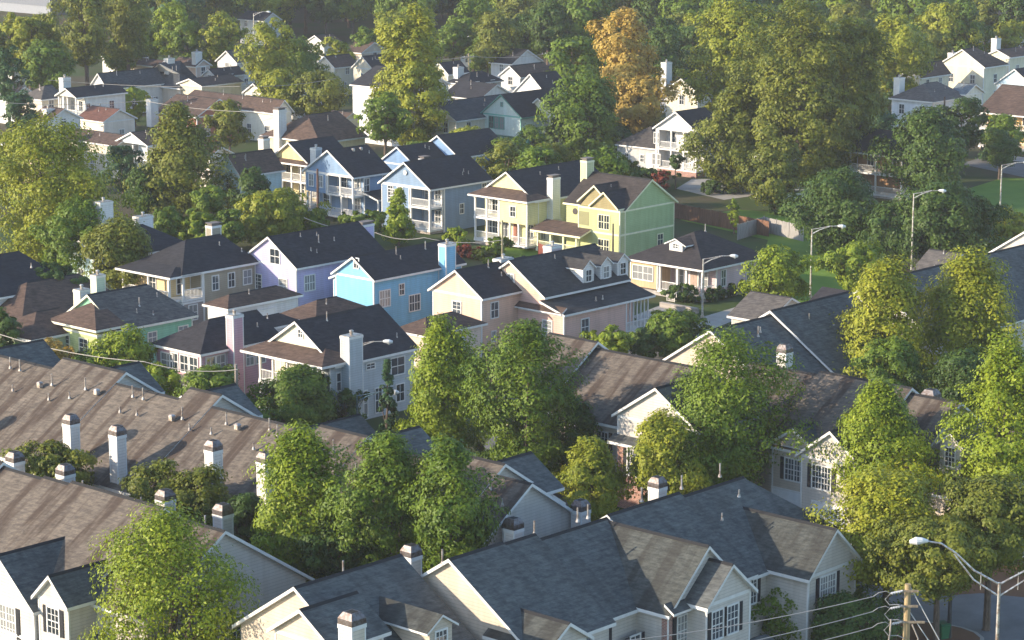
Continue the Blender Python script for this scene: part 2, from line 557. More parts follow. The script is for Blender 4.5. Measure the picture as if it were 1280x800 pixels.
    def vent(s, x, y, z, h=0.35, r=0.05, col=(0.42, 0.41, 0.4)):
        m = MB()
        m.tube([(x, y, z - 0.15), (x, y, z + h)], r, 8)
        m.tube([(x, y, z - 0.12), (x, y, z + 0.08)], [r * 2.4, r * 1.2], 8)
        return m.build('vent_pipe', metal(col, .5), s.root)
    def roofz(s, ax, c, cm, zr, tan=TAN): return zr - abs(c - cm) * tan
    def vents(s, ax, pts, cm, zr, tan=TAN):
        for (l, c, kind) in pts:
            z = s.roofz(ax, c, cm, zr, tan)
            x, y = (l, c) if ax == 'x' else (c, l)
            if kind == 'p': s.vent(x, y, z)
            elif kind == 't': s.vent(x, y, z, 0.75, 0.055)
            else:
                m = MB(); m.box(x - .16, x + .16, y - .16, y + .16, z - .15, z + .16)
                m.prism([(x - .2, y - .2, z + .16), (x + .2, y - .2, z + .16), (x + .2, y + .2, z + .16), (x - .2, y + .2, z + .16)],
                        [(x - .1, y - .1, z + .26), (x + .1, y - .1, z + .26), (x + .1, y + .1, z + .26), (x - .1, y + .1, z + .26)])
                m.build('roof_vent', metal((0.55, 0.53, 0.5), .5), s.root)
    # --- porches
    def rail(s, p, q, z, h=0.95, sp=0.16):
        """railing between two local xy points, floor height z"""
        m = MB()
        (x0, y0), (x1, y1) = p, q
        L = math.hypot(x1 - x0, y1 - y0); dx, dy = (x1 - x0) / L, (y1 - y0) / L
        def bar(a, b, za, zb, t):
            ax, ay, bx, by = x0 + dx * a, y0 + dy * a, x0 + dx * b, y0 + dy * b
            nx, ny = -dy * t, dx * t
            m.prism([(ax - nx, ay - ny, za), (bx - nx, by - ny, za), (bx + nx, by + ny, za), (ax + nx, ay + ny, za)],
                    [(ax - nx, ay - ny, zb), (bx - nx, by - ny, zb), (bx + nx, by + ny, zb), (ax + nx, ay + ny, zb)])
        bar(0.05, L - .05, z + h - .07, z + h, .045)
        bar(0.05, L - .05, z + .1, z + .16, .03)
        n = max(2, int(L / sp))
        for i in range(1, n):
            a = L * i / n
            bar(a - .02, a + .02, z + .16, z + h - .07, .02)
        return m.build('railing', s.tr, s.root)
    def post(s, x, y, z0, z1, t=0.09):
        m = MB(); m.box(x - t, x + t, y - t, y + t, z0, z1)
        m.box(x - t - .03, x + t + .03, y - t - .03, y + t + .03, z0, z0 + .15)
        m.box(x - t - .03, x + t + .03, y - t - .03, y + t + .03, z1 - .14, z1 - .002)
        return m.build('post', s.tr, s.root)
    def deck(s, x0, x1, y0, y1, z, tk=0.22, name='deck', mat=None):
        m = MB(); m.box(x0, x1, y0, y1, z - tk, z)
        return m.build(name, mat or s.tr, s.root)
    def finish(s):
        if s.w.f: s.w.build('wall', s.wmats, s.root)
        if s.t.f: s.t.build('trim', s.tr, s.root)
        return s.root
HAZE_D, SUN_S, SKY_S, EXPO = 0.00013, 3.5, 0.15, 1.35
# ------------------------------------------------------------------ pastel houses
GREYROOF = (0.10, 0.092, 0.088)
BROWNROOF = (0.080, 0.055, 0.046)
SH_DARK = shingle(DARK, warm=(0.055, 0.04, 0.035))
SH_BROWN = shingle(BROWNROOF, warm=(0.13, 0.08, 0.055))
SH_GREY = shingle(GREYROOF, warm=(0.1, 0.085, 0.07))
SH_BLUE = shingle((0.055, 0.062, 0.07), warm=(0.06, 0.065, 0.07))
SH_BLACK = shingle((0.022, 0.024, 0.032), warm=(0.045, 0.040, 0.040))

def porch_front(h, ya, yb, d, zfs, ztop, ys, side=True, x0=0.0, wall_x=None, steps=False, side_far=False):
    for i, zf in enumerate(zfs):
        h.deck(x0, x0 + d - 0.01, ya, yb, zf)
        zt = zfs[i + 1] - .22 if i + 1 < len(zfs) else ztop
        for y in ys: h.post(x0 + .14, y, zf, zt)
        if side: h.post(x0 + d - .14, ya + .12, zf, zt, .08)
        for a, b in zip(ys[:-1], ys[1:]):
            if steps and i == 0 and a == ys[steps - 1]: continue
            h.rail((x0 + .14, a + .09), (x0 + .14, b - .09), zf)
        if side: h.rail((x0 + .22, ya + .12), (x0 + d - .22, ya + .12), zf)
    if zfs[0] > .4:
        h.w.box(x0 + .1, x0 + d, ya + .1, yb - .1, 0, zfs[0] - .22, h.mi(brick((0.3, 0.26, 0.23))))

def steps_to(h, y0, y1, x, z, n=5):
    m = MB()
    for i in range(n):
        m.box(x - .3 * (n - i), x - .3 * (n - i - 1), y0, y1, 0, z * (i + 1) / (n + 1))
    for y in (y0 - .06, y1 + .06):
        m.prism([(x - .3 * n, y - .04, .75), (x, y - .04, z + .75), (x, y + .04, z + .75), (x - .3 * n, y + .04, .75)],
                [(x - .3 * n, y - .04, .85), (x, y - .04, z + .88), (x, y + .04, z + .88), (x - .3 * n, y + .04, .85)], 1)
        for i in range(n + 1):
            xx = x - .3 * i; zz = z * (n - i) / n
            m.box(xx - .03, xx + .03, y - .03, y + .03, zz, zz + .8, 1)
    return m.build('steps', [paint((0.45, 0.42, 0.4)), h.tr], h.root)

G = 'pastel timber houses along the lane'

# ---- mint green house, lower left
h = House('house', 'mint green house with weathered grey roof and twin chimneys above the long townhouse roof', 'house', (121, 416, 0, 0, 5.2), G, (0.24, 0.56, 0.36), (0.75, 0.73, 0.6), SH_GREY)
La = h.Y(66, 0, 5.2); Lb = h.X(240, 0, 5.2)
print('mint', La, Lb)
zr = h.block('x', 2.2, Lb, 0.0, La + 1.2, 5.2, h1=2.0)
h.wall(0, 2.2, 0, La, 0, 5.0, siding((0.55, 0.60, 0.26)))  # front of the mint house, sunlight painted in as yellow green siding
h.roof('x', 0, 2.6, -0.0, La, 7.2, tan=.5, h0=2.2, h1=.01, name='porch_roof', rm=SH_BROWN)
h.win('L', 0, La * .3, 2.9, 1.1, 1.5); h.win('L', 0, La * .72, 2.9, 1.1, 1.5)
h.win('L', 0, La * .3, .7, 1.1, 1.4); h.win('L', 0, La * .72, .7, 1.1, 1.4)
h.win('L', 2.2, La * .5, 6.3, .6, .7, 2, 2)
h.win('R', 0, 6.0, 3.4, .9, .9, 2, 2); h.win('R', 0, 9.5, 3.0, 1.0, 1.3)
h.chimney(3.4, La + .2, 0, zr - .1, 1.1, .9, col=(0.75, 0.78, 0.72)); h.chimney(6.0, La + 1.2, 0, zr + .7, 1.0, .8, col=(0.6, 0.7, 0.5))
h.vents('x', [(6, 1.6, 't'), (5.2, 1.0, 'p'), (8.5, 2.2, 'p'), (6.6, .5, 'p')], (La + 1.2) / 2, zr)
h.finish()

# ---- far left brown hip roof beside it
h = House('house', 'low house with warm brown hipped roof left of the mint green house', 'house', (28, 402, 0, 0, 3.6), G, (0.7, 0.66, 0.55), WHITE, SH_BROWN)
h.block('x', 0, 12, 0, 9, 3.6, tan=.5, h0=4, h1=2)
h.win('L', 0, 3, 1.0, 1.2, 1.4); h.win('R', 0, 3, 1.0, 1.1, 1.3); h.finish()
h = House('house', 'house under a plain black roof cut off by the left edge of the photo', 'house', (-10, 372, 0, 0, 5.2), G, (0.6, 0.6, 0.62), WHITE, SH_BLACK)
h.block('x', 0, 9, 0, 9, 5.2, h1=2.5, tan=.6); h.vent(6, 2, 7.0); h.win('R', 0, 3, 3, 1, 1.3); h.win('R', 0, 6, 3, 1, 1.3); h.finish()
# pale green neighbour at the far left with its porch roof
h = House('house', 'pale green house with white window at the left edge under the brown hipped roof', 'house', (40, 424, 0, 0, 4.6), G, (0.62, 0.7, 0.5), WHITE, SH_BROWN)
h.block('x', 0, 5, 0, 6.0, 4.6, tan=.45, h0=2.8)
h.win('L', 0, 1.5, 2.0, 1.5, 1.5, 4, 2); h.win('R', 0, 1.6, 2.4, .8, 1.3)
h.roof('y', 0.2, 4, -1.6, .4, 2.6, tan=.4, name='porch_roof'); h.finish()

# ---- mauve house
h = House('house', 'mauve pink house with a tall mauve chimney and glazed upper porch', 'house', (251, 441, 0, 0, 4.9), G, (0.62, 0.36, 0.42), WHITE, SH_DARK)
La = h.Y(195, 0, 4.9); Lb = h.X(347, 0, 4.9)
print('mauve', La, Lb)
W = 2 * La * .62
zr = h.block('x', 0, Lb, 0, La, 4.9, h0=3.4, h1=0, tan=.6)
for y in (.9, 2.1, 3.4): h.win('L', 0, y, 3.0, .95, 1.35, 2, 2)
h.wall(-.12, 0, 0, La, 1.9, 2.7, paint((0.12, 0.11, 0.11)), corners=False)
h.win('L', 0, La - 1.4, 3.0, 1.4, 1.2, 2, 2); h.win('L', 0, 2, .5, 1.6, 1.3)
h.win('R', 0, 1.0, 3.0, .9, 1.35, 2, 2); h.win('R', 0, 2.1, 3.0, .9, 1.35, 2, 2)
h.win('R', 0, Lb - 2.0, 3.0, 1.0, 1.35, 2, 2); h.win('R', 0, Lb - 3.2, 3.0, .8, 1.35, 2, 2); h.win('R', 0, 2.4, .6, 1.0, 1.3)
x = h.X(294, -.5, 4.9)
h.chimney(x, -.5, 0, h.Z(394, x, -.8), 1.1, .9)
m = MB(); m.prism([(x - 2.4, -.9, 2.0), (x - .55, -.9, 3.1), (x - .55, 0, 3.1), (x - 2.4, 0, 2.0)], [(x - 2.4, -.9, 2.12), (x - .55, -.9, 3.25), (x - .55, 0, 3.25), (x - 2.4, 0, 2.12)]); m.build('bay_roof', SH_DARK, h.root)
h.wall(x - 2.3, x - .5, -.8, 0, 0, 2.0)
h.vents('x', [(Lb - 1.2, 1.2, 'p'), (Lb * .6, 2.2, 'p')], La / 2, zr, .6)
h.finish()

# ---- grey house
h = House('house', 'grey blue house with a broad grey chimney and cream gable over a white balcony', 'house', (412, 457, 0, 0, 5.2), G, (0.47, 0.52, 0.55), WHITE, SH_DARK)
La = h.Y(322, 0, 5.2); Lb = h.X(517, 0, 5.2)
print('grey', La, Lb)
d = 1.9
zr = h.zr_for(La / 2, 5.2, TAN)
h.wall(d, Lb, 0, La, 0, 5.2); h.wall(0, d, 0, La * .38, 0, 5.19)
h.wall(d - .05, d, La * .38, La - .1, 0, 5.15, siding((0.74, 0.70, 0.52)), corners=False)
h.attic('x', 0.5, Lb, 0, La / 2, La, 5.2, 5.2, zr - .2, siding((0.66, 0.66, 0.52)))
h.roof('x', 0.5, Lb, 0, La, zr)
h.roof('y', -.2, La + .2, -1.0, 2.6, 6.3, tan=.42, h0=1.5, h1=1.5, name='porch_roof', rm=SH_BROWN)
porch_front(h, La * .38, La, d, (.5, 2.7), 5.1, [La * .38 + .2, La * .6, La * .8, La - .15], side=False)
h.win('L', 0, 1.0, 3.1, .9, 1.3, 2, 2); h.win('L', 0, 2.3, 3.1, .9, 1.3, 2, 2); h.win('L', 0, 1.5, .7, 1.2, 1.4, 2, 2)
h.win('L', d, La * .6, 3.0, 1.0, 1.9, 2, 2); h.win('L', d, La * .85, 3.0, 1.0, 1.6, 2, 2)
h.win('L', .5, La * .45, 6.9, .5, .6, 2, 2)
h.win('R', 0, 1.2, 3.0, .9, 1.4, 2, 2)
for px, z, w, hh in ((463, 4.2, .9, .4), (497, 3.2, 1.5, 1.4), (455, .4, .7, 2.0), (473, .4, .7, 2.0), (500, .9, .9, 1.4)):
    h.win('R', 0, h.X(px, 0, z), z, w, hh, 2, 2 if hh > 1 else 1)
x = h.X(440, -.5, 4); h.chimney(x, -.5, 0, h.Z(420, x, -.9), 1.5, 1.0)
h.vents('x', [(Lb * .35, 1.5, 'p'), (Lb * .9, 1.0, 'p'), (Lb * .35, La / 2 - .5, 't')], La / 2, zr)
h.finish()

# ---- lavender house
h = House('house', 'lavender house with a white framed attic window and a tall lavender chimney', 'house', (370, 334, 0, 0, 5.4), G, (0.50, 0.46, 0.70), WHITE, SH_BLACK)
La = h.Y(306, 0, 5.4); Lb = h.X(478, 0, 5.4)
print('lavender', La, Lb)
zr = h.block('x', 0, Lb, 0, La, 5.4)
h.win('L', 0, h.Y(344, 0, 5.6), 5.4, 1.3, 1.4, 2, 2); h.win('L', 0, La * .25, 2.6, 1.1, 1.4); h.win('L', 0, La * .75, 2.6, 1.1, 1.4)
h.win('R', 0, h.X(387, 0, 3), 2.9, 1.3, 1.45, 4, 2); h.win('R', 0, 7, 2.9, 1, 1.4)
x = Lb - 1.8; h.chimney(h.X(459, La / 2, 8), La / 2 + .3, 4, h.Z(280, h.X(459, La / 2, 8), La / 2 + .3) , 1.6, .9, cap='brick')
h.vents('x', [(3.5, La / 2 - .6, 'p'), (5.5, La / 2 - .8, 'p'), (5, La / 2 - 1.6, 't'), (7, La / 2 - 1.7, 'p'), (3.2, 1.3, 'p'), (3.7, 1.0, 'p')], La / 2, zr)
h.finish()

# ---- light blue house
h = House('house', 'bright sky blue house with a matching blue chimney on its right end', 'house', (467, 349, 0, 0, 5.4), G, (0.19, 0.49, 0.72), WHITE, SH_BLACK)
La = h.Y(425, 0, 5.4); Lb = h.X(577, 0, 5.4)
print('sky blue', La, Lb)
zr = h.block('x', 0, Lb, 0, La + .6, 5.4)
h.block('x', 1.6, Lb - 1, La - 1.5, La + 2.6, 4.4, tan=.4, name='lower_roof')
h.win('L', 0, La * .5, 6.2, .6, .9, 2, 2)
h.win('R', 0, h.X(481, 0, 2), 2.6, 1.35, 1.5, 4, 2); h.win('R', 0, h.X(502, 0, 3), 3.4, .6, 1.0, 2, 2); h.win('R', 0, h.X(518, 0, 2), 1.6, 1.4, 1.5, 4, 2)
h.win('R', 0, h.X(555, 0, 2), 2.6, 1.0, 1.4, 2, 2)
x = h.X(559, -.5, 5.4); h.chimney(x, -.5, 0, h.Z(305, x, -.9), 1.35, 1.0)
h.vents('x', [(5, La / 2 - .3, 't'), (9, La / 2 - .3, 't'), (5, 1.4, 'p')], (La + .6) / 2, zr)
h.finish()

# ---- brown hipped garages behind the front houses
def garage(label, px, py, pxl, pxr, ze, rm, tan=.5, hip=True, col=(0.7, 0.7, 0.72), h0=None):
    g = House('garage', label, 'garage', (px, py, 0, 0, ze), 'hip roofed garages behind the pastel houses', col, WHITE, rm)
    La, Lb = g.Y(pxl, 0, ze), g.X(pxr, 0, ze)
    print('garage', La, Lb)
    if Lb >= La: zr = g.block('x', 0, Lb, 0, La, ze, tan=tan, h0=La / 2 - .02, h1=La / 2 - .02)
    else: zr = g.block('y', 0, Lb, 0, La, ze, tan=tan, h0=Lb / 2 - .02, h1=Lb / 2 - .02)
    g.garage('R', 0, Lb / 2); g.win('L', 0, La / 2, 1.0, .9, 1.0, 2, 2)
    g.vent(Lb * .4, La * .35, ze + .2 + La * .35 * tan, .5)
    g.finish(); return g
garage('garage with brown hipped roof between the lavender and mauve houses', 285, 385, 260, 372, 3.2, SH_BROWN)
garage('garage with brown hipped roof directly below the sky blue house gable', 395, 402, 352, 465, 3.0, SH_BROWN)
garage('garage with dark brown hipped roof in front of the beige pink gabled house', 533, 419, 497, 602, 3.2, SH_BROWN, col=(0.78, 0.62, 0.52))
garage('small dark roofed garage tucked behind the grey house chimney roof', 322, 412, 300, 372, 3.0, SH_DARK)

# ---- beige pink gable house
h = House('house', 'beige pink house with plain front gable left of the dormered pink house', 'house', (602, 372, 0, 0, 5.2), G, (0.72, 0.50, 0.38), WHITE, SH_BLACK)
La = h.Y(541, 0, 5.2); Lb = h.X(650, 0, 5.2)
print('beige', La, Lb)
zr = h.block('x', 0, max(Lb, 9), 0, La, 5.2)
h.win('R', 0, h.X(618, 0, 3), 3.1, .95, 1.4, 2, 2); h.win('R', 0, h.X(617, 0, 1), .9, .5, .9, 2, 2)
h.win('L', 0, La * .5, 3.0, 1.0, 1.4)
h.vents('x', [(3.8, La / 2 - .4, 't'), (5.5, La / 2 - 1.2, 't'), (4.4, 1.6, 'p')], La / 2, zr)
h.finish()

# ---- pink house with three dormers
h = House('house', 'pink house with three white dormers and a screened porch, dark roof in two tiers', 'house', (705, 394, 0, 0, 3.6), G, (0.72, 0.46, 0.38), WHITE, shingle((0.045, 0.044, 0.046), warm=(0.06, 0.055, 0.05)))
ze = 3.6; Lb = h.X(812, 0, ze); La = h.Y(640, 0, ze)
print('dormers', La, Lb)
y0 = 2.6   # main roof starts behind the lower tier
yA = y0; W = 8.2
zu = 5.0; zr = h.zr_for(W / 2, zu)
h.wall(0, Lb - 3.4, 0, yA + W, 0, 3.6)
h.wall(Lb - 3.4, Lb, 2.0, yA + W, 0, 3.59)
h.wall(.15, Lb - .2, yA, yA + W, 3.6, zu, corners=False)
h.attic('x', .15, Lb - .2, yA, yA + W / 2, yA + W, zu, zu, zr - .2, siding((0.70, 0.50, 0.38)))
h.roof('x', .15, Lb - .4, yA, yA + W, zr)
m = MB()   # lower tier, a single slope
e0, e1 = (-.35, ), 0
m.prism([(-.4, -.4, 3.5), (Lb + .4, -.4, 3.5), (Lb + .2, yA + .1, 4.45), (-.4, yA + .1, 4.45)], [(-.4, -.4, 3.7), (Lb + .4, -.4, 3.7), (Lb + .2, yA + .1, 4.65), (-.4, yA + .1, 4.65)], 0, 1)
m.build('lower_roof', [h.rm, h.tr], h.root)
m = MB(); m.prism([(-.5, -.1, 3.62), (.3, -.1, 4.1), (.3, yA + W, 4.1), (-.5, yA + W, 3.62)], [(-.5, -.1, 3.75), (.3, -.1, 4.25), (.3, yA + W, 4.25), (-.5, yA + W, 3.75)], 0, 1)
m.build('pent_roof', [SH_BROWN, h.tr], h.root)
def dormer(h, x, yf, zf, w=1.5, hh=1.2, depth=2.5, face='R', win=(.7, 1.0), col=None, rm=None, tan=.8, cols=2, rows=2, ov=.2):
    """small gabled dormer: face plane at yf (R) or at x=yf (L)"""
    D = MB()
    zt = zf + hh; zp = zt + w / 2 * tan
    def T(c, l, z): return (c, l, z) if face == 'R' else (l, c, z)
    prof = [(x - w / 2, zf - .6), (x + w / 2, zf - .6), (x + w / 2, zt), (x, zp), (x - w / 2, zt)]
    D.prism([T(c, yf, z) for c, z in prof], [T(c, yf + depth, z) for c, z in prof])
    o = D.build('dormer', siding(col or (0.72, 0.70, 0.67)), h.root)
    ax = 'y' if face == 'R' else 'x'
    h.roof(ax, yf, yf + depth + .5, x - w / 2, x + w / 2, zp + .12, tan=tan, ov=ov, og=.18, tk=.12, rm=rm, name='dormer_roof', parent=o, cap=False)
    fm, pm = window_mesh(win[0], win[1], cols, rows, WHITE)
    loc, rz = ((x, yf, zf + .1), 0) if face == 'R' else ((yf, x, zf + .1), R(-90))
    q = link('window', fm, o, loc, rz); link('pane', pm, q)
    return o
for px in (735, 757, 778):
    x = h.X(px, yA + .3, 5.9); dormer(h, x, yA + .25, 5.35, 1.6, 1.35, 3.0, win=(.75, 1.05))
h.win('L', 0.15, yA + W / 2, 5.3, .8, 1.2, 2, 2); h.win('L', 0, yA + W * .55, 1.3, 1.5, 1.5, 4, 2); h.win('L', 0, 2.0, 1.4, 1.1, 1.4)
h.win('R', 0, h.X(731, 0, 2), 1.3, 1.0, 1.5, 2, 2)
h.deck(Lb - 3.4, Lb, 0, 2.0, .5)
for i in range(7): h.post(Lb - 3.3 + i * .53, .1, .5, 3.5, .05)
h.rail((Lb - 3.3, .1), (Lb - .1, .1), .5, 1.0, .12)
h.chimney(1.6, yA + W * .78, 3, h.Z(323, 1.6, yA + W * .78), 1.7, 1.0, col=(0.72, 0.6, 0.58), cap='box')
h.chimney(8.0, yA + W * .72, 3, h.Z(307, 8.0, yA + W * .72), 1.5, 1.0, col=(0.78, 0.66, 0.66), cap='box')
h.vents('x', [(5.5, yA + W / 2 - .7, 'p')], yA + W / 2, zr); h.vent(Lb * .42, .6, 4.2, .3); h.vent(Lb * .5, .6, 4.2, .3)
h.finish()

# ---- tan house with golden balcony wall
h = House('house', 'tan house with a golden corner balcony and dark hipped roof left of the lavender house', 'house', (254, 338, 0, 0, 5.3), G, (0.36, 0.32, 0.24), WHITE, SH_BLACK)
Lb = h.X(319, 0, 5.3); La = 7.4; d = 3.2
h.wall(0, Lb, 0, 3.2, 0, 5.3); h.wall(0, Lb, 3.2, La, 0, 5.29)
x0 = -h.X(254, 0, 5.3) if False else -2.6
h.wall(-2.6, -.01, 1.9, La, 0, 5.28, siding((0.72, 0.55, 0.3)))  # brighter, yellower siding than the rest of the house
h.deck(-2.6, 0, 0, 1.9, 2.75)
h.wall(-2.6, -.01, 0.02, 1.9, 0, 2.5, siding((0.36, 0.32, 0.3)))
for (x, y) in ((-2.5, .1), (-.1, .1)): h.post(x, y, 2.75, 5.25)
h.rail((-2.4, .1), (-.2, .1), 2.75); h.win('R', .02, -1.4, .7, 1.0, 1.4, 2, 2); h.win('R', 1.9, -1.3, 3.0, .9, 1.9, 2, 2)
zr = h.zr_for(La / 2, 5.3, .6)
h.roof('x', -2.6, Lb, 0, La, zr, tan=.6, h0=3.6, h1=1.2)
h.deck(-4.0, -2.61, .4, La, 2.75); h.rail((-3.9, .5), (-3.9, La), 2.75)
for y in (.5, 3.5, La - .1): h.post(-3.9, y, 2.75, 5.0); h.post(-3.9, y, .1, 2.53)
h.roof('y', 0, La, -4.1, -1.0, 5.9, tan=.35, h0=1, h1=1, name='porch_roof', cap=False)
for px, w in ((269, .75), (289, .75), (309, 1.0)): h.win('R', 0, h.X(px, 0, 4), 3.2, w, 1.35, 2, 2)
h.win('L', -2.6, La * .6, 3.0, 1, 1.9, 2, 2); h.chimney(6.5, La - 1.5, 4, zr + .5, 1.2, .9, cap='brick')
h.vents('x', [(4.2, 2.4, 'p'), (6, 1.2, 'p'), (8, .9, 'p')], La / 2, zr, .6)
h.finish()

# ---- dark roofed cream house hidden behind the left big tree
h = House('house', 'cream and pale aqua house with dark roof half hidden behind the spreading left tree', 'house', (165, 318, 0, 0, 5.2), G, (0.72, 0.68, 0.52), WHITE, SH_BLACK)
Lb = h.X(236, 0, 5.2); La = h.Y(110, 0, 5.2)
zr = h.block('x', 0, Lb, 0, La, 5.2, h1=3, tan=.55, h0=2.4)
h.wall(-2.5, 0, 3, La - .2, 0, 4.8, siding((0.5, 0.66, 0.66))); h.roof('x', -2.5, 2, 3, La - .2, 6.4, tan=.45, name='lower_roof')
h.chimney(1.2, La - 1.2, 3, h.Z(252, 1.2, La - 1.2), 1.6, 1.0, col=(0.8, 0.78, 0.76), cap='box'); h.chimney(6, La - 1.5, 3, h.Z(270, 6, La - 1.5), 1.8, 1.0, col=(0.8, 0.78, 0.76), cap='box')
h.win('L', 0, 2.0, 2.6, .9, 1.3, 2, 2); h.win('L', -2.5, 5, 2.2, .9, 1.2, 2, 2); h.finish()

# ---- two storey porch house, blue A
def porch_house(label, N_, ze, pxl, pxr, col, frac, porch_lo=True, tan=TAN, roofm=None, gcol=None, posts=3, upcol=None, low_all=False, wins=(), sidewins=(), d=1.9, trim=WHITE, dz=0.5, winR=True):
    h = House('house', label, 'house', (N_[0], N_[1], 0, 0, ze), G, col, trim, roofm or SH_BLACK)
    La, Lb = h.Y(pxl, 0, ze), h.X(pxr, 0, ze)
    print(label[:20], La, Lb)
    zr = h.zr_for(La / 2, ze, tan)
    pw = La * frac
    h.wall(d, Lb, 0, La, 0, ze)
    if frac < .98:
        h.wall(0, d, pw, La, 0 if not low_all else dz + 2.5, ze - .01)
    if gcol: h.wall(d - .03, d, .1, La - .1, .1, ze - .06, siding(gcol), corners=False)
    h.attic('x', 0.1, Lb, 0, La / 2, La, ze, ze, zr - .2)
    h.t.box(-.03, .09, -.02, La + .02, ze - .22, ze + .05)
    h.roof('x', 0, Lb, 0, La, zr, tan=tan)
    ys = [.14 + (pw - .28) * i / (posts - 1) for i in range(posts)]
    zf = (dz, dz + 2.6)
    if low_all:
        h.deck(0, d - .01, 0, La, dz); h.deck(0, d - .01, 0, pw, zf[1])
        ys2 = [.14 + (La - .28) * i / (posts + 1) for i in range(posts + 2)]
        for y in ys2: h.post(.14, y, dz, zf[1] - .22)
        for a, b in zip(ys2[:-1], ys2[1:]): h.rail((.14, a + .09), (.14, b - .09), dz)
        for y in ys: h.post(.14, y, zf[1], ze - .22)
        for a, b in zip(ys[:-1], ys[1:]): h.rail((.14, a + .09), (.14, b - .09), zf[1])
        h.rail((.22, .12), (d - .2, .12), zf[1]); h.rail((.22, .12), (d - .2, .12), dz)
    else:
        porch_front(h, 0, pw, d, zf, ze - .22, ys, side=True)
    for k in range(2):
        z = zf[k]
        n = max(2, int(pw / 2.0))
        for i in range(n):
            y = pw * (i + .5) / n
            if i == n - 1 and k == 0: h.door('L', d - .03, y, z, col=(0.55, 0.55, 0.56))
            else: h.win('L', d - .03, y, z + .5, .9, 1.5, 2, 2)
    if frac < .98:
        wy = (pw + La) / 2
        if La - pw > 2.6:
            h.win('L', 0, wy - .8, zf[1] + .6, .8, 1.4, 2, 2); h.win('L', 0, wy + .8, zf[1] + .6, .8, 1.4, 2, 2)
        else: h.win('L', 0, wy, zf[1] + .6, .8, 1.4, 2, 2)
        if not low_all: h.win('L', 0, wy, 1.2, 1.3, 1.4, 2, 2)
        else: h.win('L', d - .03, wy, 1.2, 1.3, 1.4, 2, 2)
    for (px, z, w, hh) in sidewins: h.win('R', 0, h.X(px, 0, z), z, w, hh, 2, 2)
    return h, La, Lb, zr

h, La, Lb, zr = porch_house('medium blue house with stacked white porches and gable behind the dark utility pole', (441, 221), 5.5, 382, 487, (0.22, 0.34, 0.52), .56, low_all=True, posts=3, sidewins=((458, 3.5, .9, 1.5), (481, 3.9, .7, 1.2)))
m = MB(); m.box(2.4, 2.5, -2.6, -2.4, .3, 3.0)
h.deck(1.9, Lb, -2.3, -.02, .5)
h.roof('x', 1.9, Lb, -2.2, .3, 3.55, cm=.2, tan=.28, name='side_porch_roof', cap=False)
for i in range(4): h.post(2.1 + (Lb - 2.4) * i / 3, -2.15, .5, 2.75)
h.chimney(-.2 + 1.2, La * .9, 4, h.Z(185, 1, La * .9), 1.0, .9, col=(0.6, 0.6, 0.6), cap='box')
h.vents('x', [(3.5, La / 2 - .6, 'v'), (4.8, La / 2 - .6, 'v'), (5.5, La / 2 - 1.3, 'p')], La / 2, zr); h.finish()

h, La, Lb, zr = porch_house('cream yellow house with stacked white porches left of the medium blue house', (388, 207), 5.3, 337, 440, (0.72, 0.60, 0.30), .96, gcol=(0.78, 0.66, 0.38), posts=5, sidewins=((400, 3.3, .8, 1.2),))
h.roof('y', 0, La, -.4, 1.9, 6.0, tan=.4, h0=1.2, h1=1.2, name='porch_roof', rm=SH_BROWN)
h.chimney(-1.2, La * .95, 3, h.Z(173, -1.2, La * .95), 1.1, .9, col=(0.76, 0.66, 0.5), cap='brick'); h.finish()

h, La, Lb, zr = porch_house('slate blue house with round gable vent and narrow corner porches', (537, 236), 5.4, 477, 612, (0.19, 0.29, 0.44), .42, posts=2, d=2.3, sidewins=((577, 1.9, .6, 1.1), (605, 4.1, .7, .9)))
m = MB(); m.tube([(0.06, La / 2, 6.9), (-.08, La / 2, 6.9)], .28, 14); m.build('gable_vent', h.tr, h.root)
h.wall(2.3, 2.5, -.02, 0.02, 0, 5.3)
h.win('L', 0, La * .72, 3.2, 2.2, 1.5, 4, 2)
h.vents('x', [(Lb - 3, 1.4, 'p'), (Lb - 2.6, 1.0, 'p'), (Lb - 3.6, 1.0, 'p')], La / 2, zr); h.finish()

# blue house behind it with two offset roofs
h = House('house', 'blue house with two offset black roofs rising behind the slate blue house', 'house', (519, 207, 0, 0, 5.6), G, (0.18, 0.31, 0.52), WHITE, SH_BLACK)
La = h.Y(477, 0, 5.6); print('bb', La)
zr = h.block('x', 0, 12, 0, La, 5.6)
h.block('x', 6.0, 15, -1.6, La - .6, 6.2, name='roof')
h.vents('x', [(4, 2.2, 'p'), (4.4, 1.9, 'p')], La / 2, zr)
h.chimney(1.0, -.6, 3, h.Z(198, 1, -.6), 1.1, .9, cap='brick'); h.win('L', 0, La / 2, 3.4, .9, 1.3, 2, 2); h.finish()

# ---- yellow house
h = House('house', 'pale yellow house with cream chimney and wraparound white porches', 'house', (659, 252, 0, 0, 5.7), G, (0.72, 0.67, 0.36), WHITE, SH_BLACK)
La = h.Y(592, 0, 5.7); Lb = 14.5; d = 1.9
print('yellow', La, Lb)
pw0 = La * .52
h.wall(d, Lb, 0, La, .5, 5.7, corners=False); h.wall(0, d, 0, pw0, 3.0, 5.69)
h.wall(d, Lb, 0, La, 0, .5, brick((0.3, 0.27, 0.25)), corners=False)
zr = h.zr_for(La / 2, 5.7)
h.attic('x', 1.2, Lb, 0, La / 2, La, 5.7, 5.7, zr - .2)
h.roof('x', 1.2, Lb, 0, La, zr)
h.roof('y', 0, La, -.1, 3.0, 6.75, tan=.5, h0=1.5, h1=1.5, name='porch_roof', rm=SH_BROWN, ov=.45)
porch_front(h, pw0, La, d, (.6, 3.2), 5.4, [pw0 + .14, (pw0 + La) / 2, La - .14], side=False)
h.deck(0, d - .01, 0, pw0, .6)
